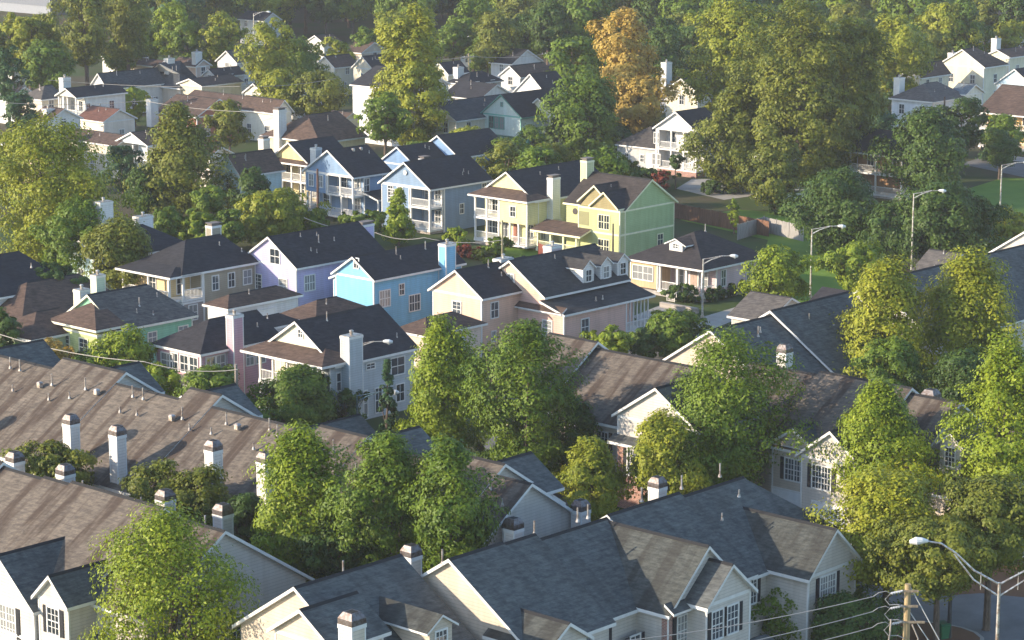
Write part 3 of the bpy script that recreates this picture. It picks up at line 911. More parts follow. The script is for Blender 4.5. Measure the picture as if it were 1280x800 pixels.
for y in (.14, 1.4, 2.7, 3.9): h.post(.14, y, .6, 3.0)
h.rail((.14, .2), (.14, 1.3), .6); h.rail((.14, 1.5), (.14, 2.6), .6); h.rail((.2, .12), (1.8, .12), .6)
h.post(1.8, .14, .6, 3.0)
h.win('L', 0, pw0 / 2, 3.8, .75, 1.1, 2, 2); h.door('L', d, 3.3, .6, col=(0.3, 0.12, 0.08)); h.win('L', d, 1.2, 1.1, .9, 1.6, 2, 2)
for y in (5, 6.6, 8): h.win('L', d, min(y, La - .7), 3.5, .8, 1.8, 2, 2); h.win('L', d, min(y, La - .7), 1.0, .8, 1.7, 2, 2)
h.win('R', 0, 2.7, 1.1, .9, 1.7, 2, 2); h.win('R', 0, 4.5, 3.7, .7, 1.1, 2, 2)
x = h.X(692, -.4, 4); h.chimney(x, -.4, 0, h.Z(222, x, -.7), 1.3, .8, cap='brick', col=(0.78, 0.74, 0.60), base=.35)
h.vents('x', [(5.5, La / 2 - 1.1, 'p'), (9, La / 2 - .8, 'p')], La / 2, zr); h.finish()

# ---- yellow green house
h = House('house', 'olive and lime green house with twin front gables and tall green side wall', 'house', (775, 264, 0, 0, 5.8), G, (0.40, 0.52, 0.25), (0.78, 0.76, 0.52), shingle((0.04, 0.036, 0.036), warm=(0.09, 0.06, 0.045)))
Y1 = h.Y(723, 0, 5.8); Lb = h.X(843, 0, 5.8); W = Lb - .9
YM = Y1 + h.Y(702, 1.5, 5.8) - h.Y(723, 1.5, 5.8)
print('green', Y1, Lb, YM)
lime = siding((0.50, 0.53, 0.25))  # the side wall's green, yellowed to paint sunlight onto the front walls
zr = h.block('y', .9, Lb, 0.02, YM, 5.8, ov=.35)
h.wall(0, .9, 0.0, Y1, 0, 5.8, lime)
h.wall(.86, .9, Y1, YM, 0, 5.7, lime, corners=False)
zg = h.zr_for(Y1 * .36, 5.8, .8)
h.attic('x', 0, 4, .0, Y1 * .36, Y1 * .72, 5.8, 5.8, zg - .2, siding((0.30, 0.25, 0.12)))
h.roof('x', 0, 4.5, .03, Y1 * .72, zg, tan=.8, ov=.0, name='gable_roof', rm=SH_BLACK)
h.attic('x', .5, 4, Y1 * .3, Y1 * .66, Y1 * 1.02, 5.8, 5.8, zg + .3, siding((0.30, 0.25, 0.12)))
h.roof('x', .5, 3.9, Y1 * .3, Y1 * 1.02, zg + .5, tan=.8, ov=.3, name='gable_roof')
h.t.box(-.03, 0, 0, Y1, 3.0, 3.2); h.t.box(0, Lb, -.03, 0.0, 3.0, 3.2)
yw = h.Y(755, 0, 4)
h.win('L', 0, yw, 3.6, 1.5, 1.5, 4, 2); h.win('L', 0, yw, .9, 1.5, 1.5, 4, 2)
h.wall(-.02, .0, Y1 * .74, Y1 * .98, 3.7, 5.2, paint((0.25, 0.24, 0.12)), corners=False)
m = MB(); m.tube([(.9, Y1 + 1.2, 4.9), (.8, Y1 + 1.2, 4.9)], .35, 14); m.build('round_window', paint((0.06, 0.05, 0.05)), h.root)
h.win('R', 0, h.X(825, 0, 1.5), 1.2, .9, 1.2, 2, 2)
h.roof('y', Y1 * .72, YM + 2.6, -1.6, .9, 3.6, cm=.8, tan=.3, name='porch_roof', cap=False, rm=SH_BROWN)
h.deck(-1.6, .86, Y1 * .8, YM + 2.4, .6)
for i in range(4):
    y = Y1 * .8 + .2 + (YM + 2.0 - Y1 * .8) * i / 3; h.post(-1.45, y, .6, 2.75)
    if i < 3: h.rail((-1.45, y + .1), (-1.45, y + (YM + 2.0 - Y1 * .8) / 3 - .1), .6)
h.chimney(h.X(734, YM + .3, 9), YM + .3, 3, h.Z(201, 4, YM + .3), 1.2, .9, cap='brick', col=(0.6, 0.62, 0.35))
h.vent(2.6, 3.5, 7.8, .3); h.finish()

# ---- pink bungalow
h = House('bungalow', 'single storey pink bungalow with black hipped roof, small roof vent dormer and front steps', 'house', (879, 336, 0, 0, 3.5), G, (0.68, 0.51, 0.53), WHITE, shingle((0.026, 0.026, 0.03), warm=(0.06, 0.04, 0.035)))
La = h.Y(788, 0, 3.5); Lb = h.X(955, 0, 3.5)
print('bungalow', La, Lb)
h.wall(2.2, Lb, 0, La, .5, 3.5); h.wall(2.2, Lb, 0, La, 0, .5, brick((0.33, 0.31, 0.3)), corners=False)
h.wall(0, 2.2, La * .62, La, .6, 3.49, siding((0.62, 0.42, 0.24), board=True)); h.wall(.05, 2.2, .05, La, 0, .45, brick((0.33, 0.31, 0.3)), corners=False)
zr = h.zr_for(La / 2, 3.5, .52)
h.roof('x', 0, Lb, 0, La, zr, tan=.52, h0=La / 2 - .3, h1=La / 2 - .3, ov=.5)
h.deck(0, 2.19, 0, La * .62, .6)
for y in (.2, La * .24, La * .36, La * .6): h.post(.2, y, .6, 3.35, .12)
h.rail((.2, .35), (.2, La * .22), .6); h.rail((.2, La * .38), (.2, La * .58), .6); h.rail((.35, .15), (2.0, .15), .6)
steps_to(h, La * .26, La * .35, 0, .6, 5)
h.win('L', 2.2, 1.6, 1.2, 1.0, 1.5, 2, 2); h.door('L', 2.2, La * .3, .6, col=(0.4, 0.3, 0.25)); h.win('L', 2.2, La * .5, 1.2, 1.0, 1.5, 2, 2)
h.win('L', 0, La * .82, 1.4, 2.6, 1.4, 4, 2)
for px in (904, 936): h.win('R', 0, h.X(px, 0, 2), 1.3, .7, 1.6, 2, 2)
o = dormer(h, La * .5, 1.5, 4.75, 1.7, .6, 3.4, 'L', (.6, .4), tan=.45, ov=.55, rm=SH_BROWN)
h.vents('x', [(Lb * .6, La / 2 - .2, 't')], La / 2, zr, .52)
h.finish()

# ---- white two storey porch house
h, La, Lb, zr = porch_house('white house with two storey porches and gable beneath the tall right tree', (871, 165), 6.2, 820, 905, (0.74, 0.74, 0.75), .96, posts=4, dz=.9, sidewins=((885, 3.4, .7, 1.2), (893, 1.2, .7, 1.2)), gcol=(0.7, 0.7, 0.7))
h.w.box(0, 2, 0.02, La, 0, .7, h.mi(brick((0.3, 0.12, 0.09)))); h.finish()
h = House('house', 'low grey house with two small white windows left of the white porch house', 'house', (820, 185, 0, 0, 3.2), G, (0.5, 0.5, 0.5), WHITE, shingle((0.06, 0.055, 0.055), warm=(.08, .07, .06)))
La = h.Y(772, 0, 3.2); zr = h.block('x', 0, 8, 0, La, 3.2, h0=3); h.win('L', 0, La * .35, 1.1, .6, .9, 2, 2); h.win('L', 0, La * .75, 1.1, .6, .9, 2, 2); h.door('L', 0, La * .15, .2, col=(.8, .8, .8)); h.finish()

# ---- mint and beige pair
h = House('house', 'pale mint house with row of three upper windows and teal porch', 'house', (651, 146, 0, 0, 6.0), G, (0.66, 0.76, 0.72), (0.12, 0.3, 0.25), SH_BLACK)
La = h.Y(604, 0, 6.0); zr = h.zr_for(La / 2, 6.0, .75)
h.wall(0, 10, 0, La, 3.1, 6.0); h.wall(1.8, 10, 0, La, 0, 3.1, siding((0.3, 0.5, 0.45)))
h.attic('x', 0, 10, 0, La / 2, La, 6, 6, zr - .2); h.roof('x', 0, 10, 0, La, zr, tan=.75)
for y in (.5, .64, .78): h.win('L', 0, La * y, 4.0, .8, 1.6, 2, 2)
h.win('L', 0, La * .5, 7.2, .35, .5, 1, 1)
h.tr = paint((0.22, 0.5, 0.42)); porch_front(h, 0, La, 1.8, (.5,), 2.9, [.2, La / 2, La - .2]); h.win('L', 1.8, 2, 1, .9, 1.5, 2, 2); h.door('L', 1.8, La * .6, .5, col=(.75, .75, .75)); h.finish()
h = House('house', 'beige house with three upper windows, porch steps and long pale side beside the mint one', 'house', (694, 145, 0, 0, 5.9), G, (0.72, 0.68, 0.52), WHITE, SH_BLACK)
La = h.Y(654, 0, 5.9); Lb = h.X(782, 0, 5.9); zr = h.zr_for(La / 2, 5.9, .7)
h.wall(0, Lb, 0, La, 3.3, 5.9); h.wall(1.8, Lb, 0, La, 0, 3.3)
h.attic('x', 0, Lb, 0, La / 2, La, 5.9, 5.9, zr - .2); h.roof('x', 0, Lb, 0, La, zr, tan=.7)
for y in (.25, .5, .75): h.win('L', 0, La * y, 3.9, .6, 1.5, 2, 2, trim=(0.25, 0.22, 0.2))
porch_front(h, 0, La, 1.8, (.9,), 3.1, [.2, La / 2, La - .2]); steps_to(h, La * .6, La * .9, 0, .9, 6); h.door('L', 1.8, La * .7, .9); h.win('L', 1.8, 1.4, 1.4, .9, 1.4, 2, 2)
for px in (727, 760): h.win('R', 0, h.X(px, 0, 2), 1.2, .7, 1.5, 2, 2); h.win('R', 0, h.X(px + 10, 0, 4), 3.9, .7, 1.3, 2, 2)
h.finish()

# ------------------------------------------------------------------ farther houses
def far_house(label, N_, ze, pxl, pxr, col, ax='x', rm=None, tan=.6, h0=0, h1=0, wins=True, chim=None, chcol=None, porch=False, cap='box', ext=None, group='houses farther up the slope', apex=None, Lb=None, vents=2, cat='house'):
    h = House('house', label, cat, (N_[0], N_[1], 0, 0, ze), group, col, WHITE, rm or SH_DARK)
    La = h.Y(pxl, 0, ze); Lb = Lb or h.X(pxr, 0, ze)
    La = max(2.5, min(La, 22)); Lb = max(3, min(Lb, 26))
    print('  far', label[:34], round(La, 1), round(Lb, 1), 'dist', round(h.o.y))
    half = (La if ax == 'x' else Lb) / 2
    if apex is not None:
        pa = (0, La / 2) if ax == 'x' else (Lb / 2, 0)
        za = h.Z(apex, *pa); tan = max(.3, min(1.0, (za - ze - .2) / half))
    if porch:
        h.wall(1.8, Lb, 0, La, 0, ze); zr = h.zr_for(half, ze, tan)
        h.attic(ax, 0, Lb if ax == 'x' else La, 0, half, 2 * half, ze, ze, zr - .2)
        h.roof(ax, 0, Lb if ax == 'x' else La, 0, 2 * half, zr, tan=tan, h0=h0, h1=h1)
        n = max(3, int(La / 2.4))
        porch_front(h, 0, La, 1.8, (.5, 3.1) if ze > 4.6 else (.5,), ze - .2, [.15 + (La - .3) * i / (n - 1) for i in range(n)])
        for i in range(n - 1):
            h.win('L', 1.8, .15 + (La - .3) * (i + .5) / (n - 1), 3.7 if ze > 4.6 else 1.0, .9, 1.5, 2, 2)
    else:
        zr = h.block(ax, 0, Lb, 0, La, ze, tan=tan, h0=h0, h1=h1)
    if wins:
        fl = (3.6, .9) if ze > 4.6 else (1.0,)
        for z in fl:
            if not porch:
                n = max(1, int(La / 3.2))
                for i in range(n): h.win('L', 0, La * (i + .5) / n, z, .85, 1.35, 2, 2)
            n = max(1, int(Lb / 3.6))
            for i in range(n): h.win('R', 0, Lb * (i + .5) / n + rnd.uniform(-.4, .4), z, .85, 1.35, 2, 2)
    if chim:
        px, pyt, yy = chim
        y = La * yy; x = h.X(px, y, ze + 2); h.chimney(x, y, 2, h.Z(pyt, x, y), 1.4, 1.0, col=chcol or (0.75, 0.73, 0.7), cap=cap)
    for i in range(vents):
        if ax == 'x': h.vents('x', [(Lb * rnd.uniform(.25, .75), La / 2 - rnd.uniform(.3, La * .3), rnd.choice('ppt'))], La / 2, zr, tan)
        else: h.vents('y', [(La * rnd.uniform(.25, .75), Lb / 2 - rnd.uniform(.3, Lb * .3), rnd.choice('ppt'))], Lb / 2, zr, tan)
    h._dim = (La, Lb, zr)
    h.finish()
    return h
BL, BR, GR = SH_BLACK, SH_BROWN, SH_GREY
W_ = (0.74, 0.73, 0.70)
far_house('white house with stacked porch front and black roof, upper left', (95, 122), 6.0, 72, 156, W_, apex=110, porch=True, rm=BL, chim=(81, 97, .9))
far_house('cream house with brown grey hipped roof touching the upper left white porch house', (52, 124), 5.2, 27, 76, (0.72, 0.64, 0.5), rm=GR, h0=2.5, tan=.6)
far_house('long house with blue grey gabled roof beyond the upper left white house', (134, 110), 4.6, 114, 205, W_, rm=SH_BLUE, apex=88)
far_house('house with big blue grey hipped roof topped by one square chimney', (225, 110), 4.0, 168, 252, (0.6, 0.5, 0.4), rm=SH_BLUE, h0=5, h1=4, tan=.6, chim=(212, 73, .5))
far_house('house with maroon brown roof left of the blue grey hipped roof', (196, 83), 4.6, 140, 204, (0.72, 0.6, 0.5), rm=BR, ax='y', tan=.5)
far_house('house with maroon roof and tall tan chimney near the round lime tree', (245, 83), 5.2, 217, 262, (0.66, 0.5, 0.42), rm=BR, ax='y', tan=.6, chim=(246, 65, .1))
far_house('white gabled house peeking above the round lime tree', (296, 78), 5.2, 272, 322, W_, rm=GR, apex=63)
far_house('cream house with navy roof right of the blue grey hipped roof', (252, 108), 4.6, 224, 302, (0.74, 0.66, 0.48), rm=BL, apex=98, chim=(308, 105, .5))
far_house('small white gabled house with dark roof above the navy roofed cream one', (270, 96), 4.8, 254, 305, W_, rm=BL, apex=86)
far_house('long brown roofed house with cream end, upper left centre', (318, 138), 4.0, 228, 352, (0.78, 0.66, 0.45), rm=BR, ax='y', tan=.5)
far_house('brown roofed house with red porch fascia beside the white square chimney', (246, 146), 4.0, 196, 300, (0.45, 0.16, 0.1), rm=BR, ax='y', tan=.5, chim=(190, 124, .92))
far_house('house with brown roof and white pedimented gable over blue shutters, left of centre', (184, 182), 5.0, 147, 192, (0.6, 0.66, 0.72), rm=BR, apex=165, porch=True)
far_house('long brown roofed house behind the yellow tree at the upper left', (146, 182), 4.6, 84, 175, (0.72, 0.65, 0.52), rm=BR, ax='y', tan=.5, chim=(54, 154, .98))
far_house('house with grey brown gabled roof at the left edge above the big tree', (50, 186), 4.6, 5, 80, (0.7, 0.55, 0.4), rm=GR, ax='y', tan=.55)
far_house('house with dark roof at far left beneath the blue green tree', (20, 118), 4.8, -30, 40, W_, rm=BL, ax='y')
far_house('house with grey roof cut by the left edge below the pale building', (14, 84), 4.8, -25, 30, (0.7, 0.7, 0.68), rm=GR, ax='y')
far_house('cream yellow house with brown roof and tall cream chimney, left of the tall white wall', (400, 178), 4.6, 330, 456, (0.80, 0.68, 0.42), rm=BR, ax='x', tan=.5, h0=3, chim=(350, 137, .7), cap='brick')
far_house('brown roofed house with dark gable above the cream yellow house', (345, 140), 4.6, 300, 362, (0.75, 0.72, 0.62), rm=BR, ax='y', apex=118)
far_house('aqua gabled house with brown roof and white railing near the round dark tree', (300, 218), 5.6, 272, 352, (0.55, 0.70, 0.72), rm=BR, apex=193, porch=False)
far_house('tall plain white walled house with black roof beside the tallest tree', (500, 112), 8.4, 441, 560, (0.78, 0.79, 0.8), rm=BL, tan=.5, ax='y', wins=False, apex=88)
far_house('cream house with black roof peeking over the plain white walled house', (466, 86), 6.0, 442, 490, (0.78, 0.7, 0.55), rm=BL, apex=70)
far_house('white gabled house with dark roof at top centre behind trees', (592, 50), 5.2, 576, 612, W_, rm=BL, apex=35, chim=(602, 32, .5))
far_house('house with dark gable near the top centre left among yellow trees', (405, 54), 4.6, 384, 425, W_, rm=BR, apex=44)
far_house('cream house with steel blue roof and two small side windows right of the tallest tree', (570, 151), 5.4, 520, 655, (0.74, 0.67, 0.55), rm=SH_BLUE, apex=128, h0=0)
far_house('house with broad black roof above the steel blue roof', (600, 124), 5.2, 556, 640, W_, rm=BL, ax='y', tan=.5)
far_house('small house with black hipped roof and white chimney above the broad black roof', (585, 105), 4.8, 560, 626, W_, rm=BL, h0=3, h1=2, chim=(573, 84, .8))
far_house('white gabled house with dark roof left of the orange tree', (682, 117), 5.4, 645, 712, (0.8, 0.79, 0.76), rm=BL, apex=92)
far_house('white house with maroon and black roof behind the white gabled one', (650, 96), 5.0, 626, 690, W_, rm=BR, apex=82)
far_house('small house with black roof and white chimney just left of the orange tree', (700, 90), 5.0, 664, 722, W_, rm=BL, h0=3, ax='x', tan=.5, chim=(707, 80, .5))
far_house('white house with aqua end seen right of the bright green tree', (762, 140), 5.2, 728, 783, (0.7, 0.76, 0.76), rm=BL, ax='x', tan=.6)
far_house('cream house with twin gables and round vent behind the tall right tree', (872, 116), 5.6, 833, 905, (0.74, 0.68, 0.52), rm=SH_BLACK, apex=98, chim=(833, 78, 1.1))
far_house('tan house with tall peach chimney and small balcony at upper right centre', (875, 54), 6.0, 848, 915, (0.74, 0.62, 0.42), rm=SH_BLACK, ax='y', tan=.55, chim=(868, 34, .1), chcol=(0.8, 0.58, 0.42), cap='brick')
far_house('pale blue white house with slate hipped roof and square chimney, upper right', (1166, 127), 5.8, 1115, 1208, (0.72, 0.75, 0.8), rm=SH_GREY, tan=.55, h0=3.0, h1=2.5, chim=(1124, 97, .95))
far_house('cream house with light blue grey roof between the pale blue white and maroon roofed ones', (1207, 118), 6.2, 1190, 1228, (0.76, 0.74, 0.64), rm=shingle((0.14, 0.17, 0.19), warm=(.15, .17, .18)), ax='y', tan=.5)
far_house('large cream house with maroon roof, dormer and twin white chimneys, top right', (1230, 84), 6.4, 1176, 1258, (0.76, 0.70, 0.52), rm=BR, ax='x', tan=.6, h1=3, chim=(1191, 66, .9))
far_house('cream house with maroon roof behind the top right dormer house', (1262, 72), 6.4, 1232, 1300, (0.76, 0.70, 0.52), rm=BR, ax='x', apex=62, chim=(1245, 48, .7))
far_house('house with purple grey roof at the top right corner', (1262, 42), 6.0, 1225, 1320, (0.6, 0.58, 0.55), rm=SH_DARK, ax='y', tan=.5)
far_house('light blue gabled house with pale chimney at the right edge', (1291, 108), 5.8, 1246, 1330, (0.50, 0.66, 0.78), rm=BL, apex=86)
hh = far_house('orange house with brown roof, white dormer and white railed porch at the right edge', (1292, 146), 5.4, 1224, 1350, (0.80, 0.52, 0.2), rm=BR, ax='y', tan=.5, porch=True)
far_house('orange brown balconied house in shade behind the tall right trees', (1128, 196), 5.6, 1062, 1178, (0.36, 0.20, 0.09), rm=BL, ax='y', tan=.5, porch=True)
far_house('white house partly seen between the tall right tree trunks', (975, 200), 5.2, 945, 1010, (0.7, 0.68, 0.66), rm=BL, ax='x', tan=.5)
far_house('house with dark blue grey roof at top centre left edge of the lime tree', (330, 26), 5, 300, 350, W_, rm=BL, ax='y')

# pale tall building in the haze at the top left
h = House('office_building', 'pale white office block in the haze at the top left corner', 'building', (28, 60, 0, 0, 0), None, (0.75, 0.76, 0.8), WHITE, SH_GREY)
h.o = Vector((-107, 590, 0)); h.root.location = h.o
h.w.box(0, 9, 0, 34, 0, 48, h.mi(paint((0.24, 0.26, 0.30), .6)))
for k in range(14):
    m = MB(); m.box(.5, 8.5, -.06, 0, 2 + k * 3.3, 3.6 + k * 3.3); m.box(-.06, 0, .5, 33.5, 2 + k * 3.3, 3.6 + k * 3.3); m.build('window_band', paint((0.16, 0.18, 0.22), .3), h.root)
h.finish()
far_house('cream house with tan gable and dark roof among yellow trees, top centre left', (418, 84), 5.0, 396, 446, (0.74, 0.68, 0.55), rm=BR, apex=70)
far_house('house with maroon roof behind the cream gabled one, top centre left', (452, 66), 5.0, 432, 482, (0.7, 0.6, 0.5), rm=BR, ax='y', tan=.5)
far_house('pale house with slate roof beside the big golden green tree, upper left', (372, 112), 4.8, 352, 402, (0.72, 0.7, 0.64), rm=BL, apex=98)
far_house('small cream house with brown roof left of the tall white walled house', (430, 150), 4.6, 408, 446, (0.76, 0.68, 0.5), rm=BR, ax='y', tan=.5)
far_house('white house with maroon roof and small chimney at the upper left edge', (60, 152), 4.8, 38, 100, W_, rm=BR, ax='y', tan=.5, chim=(60, 136, .5))
far_house('low cream house with red brown roof under the white porch house, upper left', (130, 152), 3.8, 98, 168, (0.78, 0.7, 0.6), rm=shingle((0.12, 0.055, 0.042), warm=(0.16, 0.08, 0.06)), ax='y', tan=.5, chim=(125, 133, .9))
far_house('brown roofed house behind the big olive tree, left of the aqua gable', (262, 196), 4.8, 232, 290, (0.74, 0.66, 0.55), rm=BR, ax='y', tan=.5)
far_house('white two storey house with charcoal roof just below the pale office block', (150, 74), 5.2, 128, 182, W_, rm=BL, apex=60)
far_house('cream house with brown roof just above the long brown roofed house', (330, 118), 4.8, 306, 360, (0.76, 0.68, 0.52), rm=BR, apex=104)
far_house('pale yellow house with charcoal roof right of the tallest tree top', (560, 92), 5.0, 540, 584, (0.76, 0.7, 0.5), rm=BL, apex=78)
far_house('white house with charcoal roof directly below the top centre white gable', (640, 80), 5.0, 614, 676, W_, rm=BL, ax='y', tan=.55)
far_house('cream two storey house behind the small white gabled one at upper right', (1150, 96), 5.6, 1128, 1186, (0.76, 0.7, 0.55), rm=BR, apex=80)
# ------------------------------------------------------------------ townhouse rows
TWB = (0.60, 0.51, 0.41)     # beige siding
TWW = (0.60, 0.555, 0.50)     # pale siding
SH_RY = shingle((0.125, 0.106, 0.088), warm=(0.145, 0.12, 0.10), stain=0.8, ax='y', blotch=.3)
SH_FX = shingle((0.092, 0.100, 0.100), warm=(0.10, 0.10, 0.095), stain=0.25, ax='x', blotch=.35)
SH_FY = shingle((0.062, 0.068, 0.064), warm=(0.07, 0.072, 0.065), stain=0.5, ax='y', blotch=.3)
SHUT = (0.02, 0.022, 0.028)
TG = 'townhouse rows in the foreground'

# ---- R1 long left row
ze = 5.4; hw = 5.6; zr0 = ze + .2 + hw * TAN
h = House('townhouse_row', 'long townhouse row with streaked brown roof, vent pipes and four front chimneys on the left', 'townhouse row', (660, 603, hw, 0, zr0), TG, TWW, WHITE, SH_RY)
def seg(h, ax, a, b, half, zr, rm=None, tan=TAN, c=None, mat=None, og=.3, walls=True, front=None, back=None):
    """segment of a row; ridge at c; front/back run of each slope"""
    front = front or half; back = back or half
    if c is None: c = hw
    if ax == 'y':
        z0 = zr - .2 - front * tan; z1 = zr - .2 - back * tan
        if walls: h.wall(c - front, c + back, a, b, 0, min(z0, z1), mat, corners=False)
        h.attic('y', a, b, c - front, c, c + back, z0, z1, zr - .2, mat)
        h.roof('y', a, b, c - front, c + back, zr, cm=c, tan=tan, og=og, rm=rm)
    else:
        z0 = zr - .2 - front * tan; z1 = zr - .2 - back * tan
        if walls: h.wall(a, b, c - front, c + back, 0, min(z0, z1), mat, corners=False)
        h.attic('x', a, b, c - front, c, c + back, z0, z1, zr - .2, mat)
        h.roof('x', a, b, c - front, c + back, zr, cm=c, tan=tan, og=og, rm=rm)
cuts = [660, 617, 565, 450, 398, 262, 229, 142, 70, -40, -75]
ys = [h.Y(px, hw, zr0) for px in cuts]
print('R1 ys', [round(y, 1) for y in ys])
hi = [0, .5, .0, .3, 0, .6, .0, .6, .0, .6]
for i in range(len(ys) - 1):
    up = hi[i]; k_ = up / TAN
    seg(h, 'y', ys[i], ys[i + 1], hw, zr0 + up + (.05 if up else 0), c=hw + k_, og=.3 if i else .35, front=hw + k_ + (1.3 if i > 1 else 0), back=hw - k_ * .5)
ye = ys[-1]
# front windows under the eave, cross gables behind
y = 1.5
while y < ye - 1:
    xf = -1.3 if y > 7 else 0
    h.win('L', xf, y, 2.7, 1.5, 1.5, 4, 4); h.win('L', xf, y, .4, 1.5, 1.5, 4, 4)
    y += 3.3
for px in (90, 148, 268, 333, -30):
    yy = h.Y(px, -.9, 6); h.chimney(-.9, yy, 0, h.Z({90: 529, 148: 543, 268: 562, 333: 577, -30: 520}[px], -.9, yy), .78, .8, col=(0.74, 0.69, 0.64), cap='hood')
for px in (620, 250, 130, 10, 480):
    yy = h.Y(px, hw + 2, zr0); zz = zr0 + .12
    h.roof('x', hw + .6, hw + 5, yy - 2.4, yy + 2.4, zz, tan=TAN, name='cross_roof', rm=SH_FX)
    h.w.prism([(hw + .9, yy - 2.4, zz - 1.8), (hw + .9, yy + 2.4, zz - 1.8), (hw + .9, yy, zz - .2)], [(hw + 4.7, yy - 2.4, zz - 1.8), (hw + 4.7, yy + 2.4, zz - 1.8), (hw + 4.7, yy, zz - .2)])
    h.w.box(hw, hw + 4.7, yy - 2.39, yy + 2.39, 0, zz - 1.79)
P_ = []
for px, run, k in ((13, 1.0, 't'), (25, 1.0, 't'), (16, 2.6, 'p'), (50, 1.8, 'v'), (65, 1.5, 't'), (61, 2.6, 'p'), (87, 2.1, 'p'), (107, 1.2, 't'), (121, 1.3, 'v'), (166, .9, 't'), (179, .9, 't'), (150, 2.2, 'p'), (171, 2.1, 'p'), (215, 1.8, 'v'), (228, 1.6, 't'), (237, 2.2, 'p'), (264, 2.1, 'p'), (283, 1.2, 't'), (297, 1.3, 'v'), (317, 2.4, 'p'), (337, .9, 't'), (347, 1.2, 't'), (400, 1.6, 'v'), (417, 1.3, 't'), (445, 2.1, 'p'), (345, 2.6, 'p'), (613, 1.2, 't'), (628, 2.0, 'p')):
    yy = h.Y(px, hw - run, zr0 - run * .65); P_.append((yy, hw - run, k))
h.vents('y', P_, hw, zr0 + .3)
xx = h.X(706, 0, 7); h.chimney(9.8, -.6, 0, h.Z(637, 9.8, -.6), .85, .8, col=(0.72, 0.66, 0.62), cap='hood')
h.chimney(3.4, -.7, 0, h.Z(660, 3.4, -.7), .85, .8, col=(0.72, 0.68, 0.66), cap='hood')
h.win('R', 0, 6.2, 2.8, .9, 1.3, 2, 4, shut=SHUT); h.win('R', 0, 4.6, 3.0, .9, 1.3, 2, 4)
h.finish()

# blue grey roof behind it
h = House('garage_block', 'low block with plain slate blue roof behind the long townhouse roof, below the grey house', 'garage block', (446, 518, 9.0, 3.4, 5.6), TG, TWW, WHITE, SH_FX)
h.block('x', 0, 9, 0, 6.8, 3.2, tan=.65, zr=5.6); h.garage('R', 0, 2.5); h.garage('R', 0, 6.0); h.finish()

# ---- R2 bottom left row
hw = 5.6
h = House('townhouse_row', 'bottom left townhouse row with streaked brown roof and two blue grey front gables', 'townhouse row', (277, 662, hw, 0, zr0), TG, TWW, WHITE, SH_RY)
cuts = [277, 205, 92, 57, 3, -70]
ys = [h.Y(px, hw, zr0) for px in cuts]
print('R2 ys', [round(y, 1) for y in ys])
for i, up in enumerate((0, .35, .15, .0, .3)):
    seg(h, 'y', ys[i], ys[i + 1], hw, zr0 + up, og=.15 if i else .35, front=hw + (.5 if i else 0), back=6.4)
for px, yt in ((11, 564), (74, 580), (199, 612), (271, 630)):
    yy = h.Y(px, hw + 6.4, 7); h.chimney(hw + 6.9, yy, 0, h.Z(yt + 12, hw + 6.9, yy), .85, .85, col=(0.72, 0.67, 0.63), cap='hood')
h.win('R', 0, h.X(298, 0, 2.4), 2.2, .95, 1.6, 3, 4)
for px, k in ((149, 't'), (173, 't'), (253, 't'), (100, 't')):
    yy = h.Y(px, hw + .7, zr0); h.vents('y', [(yy, hw + .9, k)], hw, zr0)
# big front gable (left edge of photo)
def cross_L(h, xf, yc, half, zr, xend, mat=None, rm=None, name='gable_roof', zb=0, tan=TAN, walls=True, ov=.35):
    z0 = zr - .2 - half * tan
    if walls: h.wall(xf, xend, yc - half, yc + half, zb, z0, mat)
    h.attic('x', xf, xend, yc - half, yc, yc + half, z0, z0, zr - .2, mat)
    h.roof('x', xf, xend, yc - half, yc + half, zr, tan=tan, rm=rm or SH_FX, name=name, ov=ov)
    return z0
def cross_R(h, yf, xc, half, zr, yend, mat=None, rm=None, name='gable_roof', zb=0, tan=TAN, walls=True, ov=.35, halfb=None):
    hb = halfb or half
    z0 = zr - .2 - half * tan; z1 = zr - .2 - hb * tan
    if walls: h.wall(xc - half, xc + hb, yf, yend, zb, min(z0, z1), mat)
    h.attic('y', yf, yend, xc - half, xc, xc + hb, z0, z1, zr - .2, mat)
    h.roof('y', yf, yend, xc - half, xc + hb, zr, cm=xc, tan=tan, rm=rm or SH_FY, name=name, ov=ov)
    return z0
def anchor(px, py, x, h):   # y and z of the point on plane x that shows at px, py
    z = 7.0
    for _ in range(12):
        y = h.Y(px, x, z); z = h.Z(py, x, y)
    return y, z
y1, z1 = anchor(1, 692, -2.2, h); print('R2 gable', y1, z1)
cross_L(h, -2.2, y1, 2.9, z1, hw, TW := siding(TWW), tan=.85)
h.win('L', -2.2, y1 - .3, z1 - 4.8, 1.7, 1.75, 6, 4, shut=SHUT)
h.garage('L', -2.2, y1, 3.2, 2.2); h.t.box(-2.26, -2.2, y1 - 2.9, y1 + 2.9, 2.75, 2.95)
y2, z2 = anchor(65, 718, -2.0, h); print('R2 gable2', y2, z2)
cross_L(h, -2.0, y2, 1.35, z2, 2.5, TW, ov=.3, zb=2.6, tan=.95)
h.win('L', -2.0, y2, z2 - 3.5, 1.0, 1.5, 3, 4, shut=SHUT)
h.wall(-2.4, 0, y2 - 3.6, y1 - 2.9, 0, 2.6, TW)
h.roof('y', y2 - 3.6, y1 - 3.0, -2.8, 0, 3.5, cm=-.1, tan=.3, rm=SH_FX, name='pent_roof', cap=False)
h.finish()

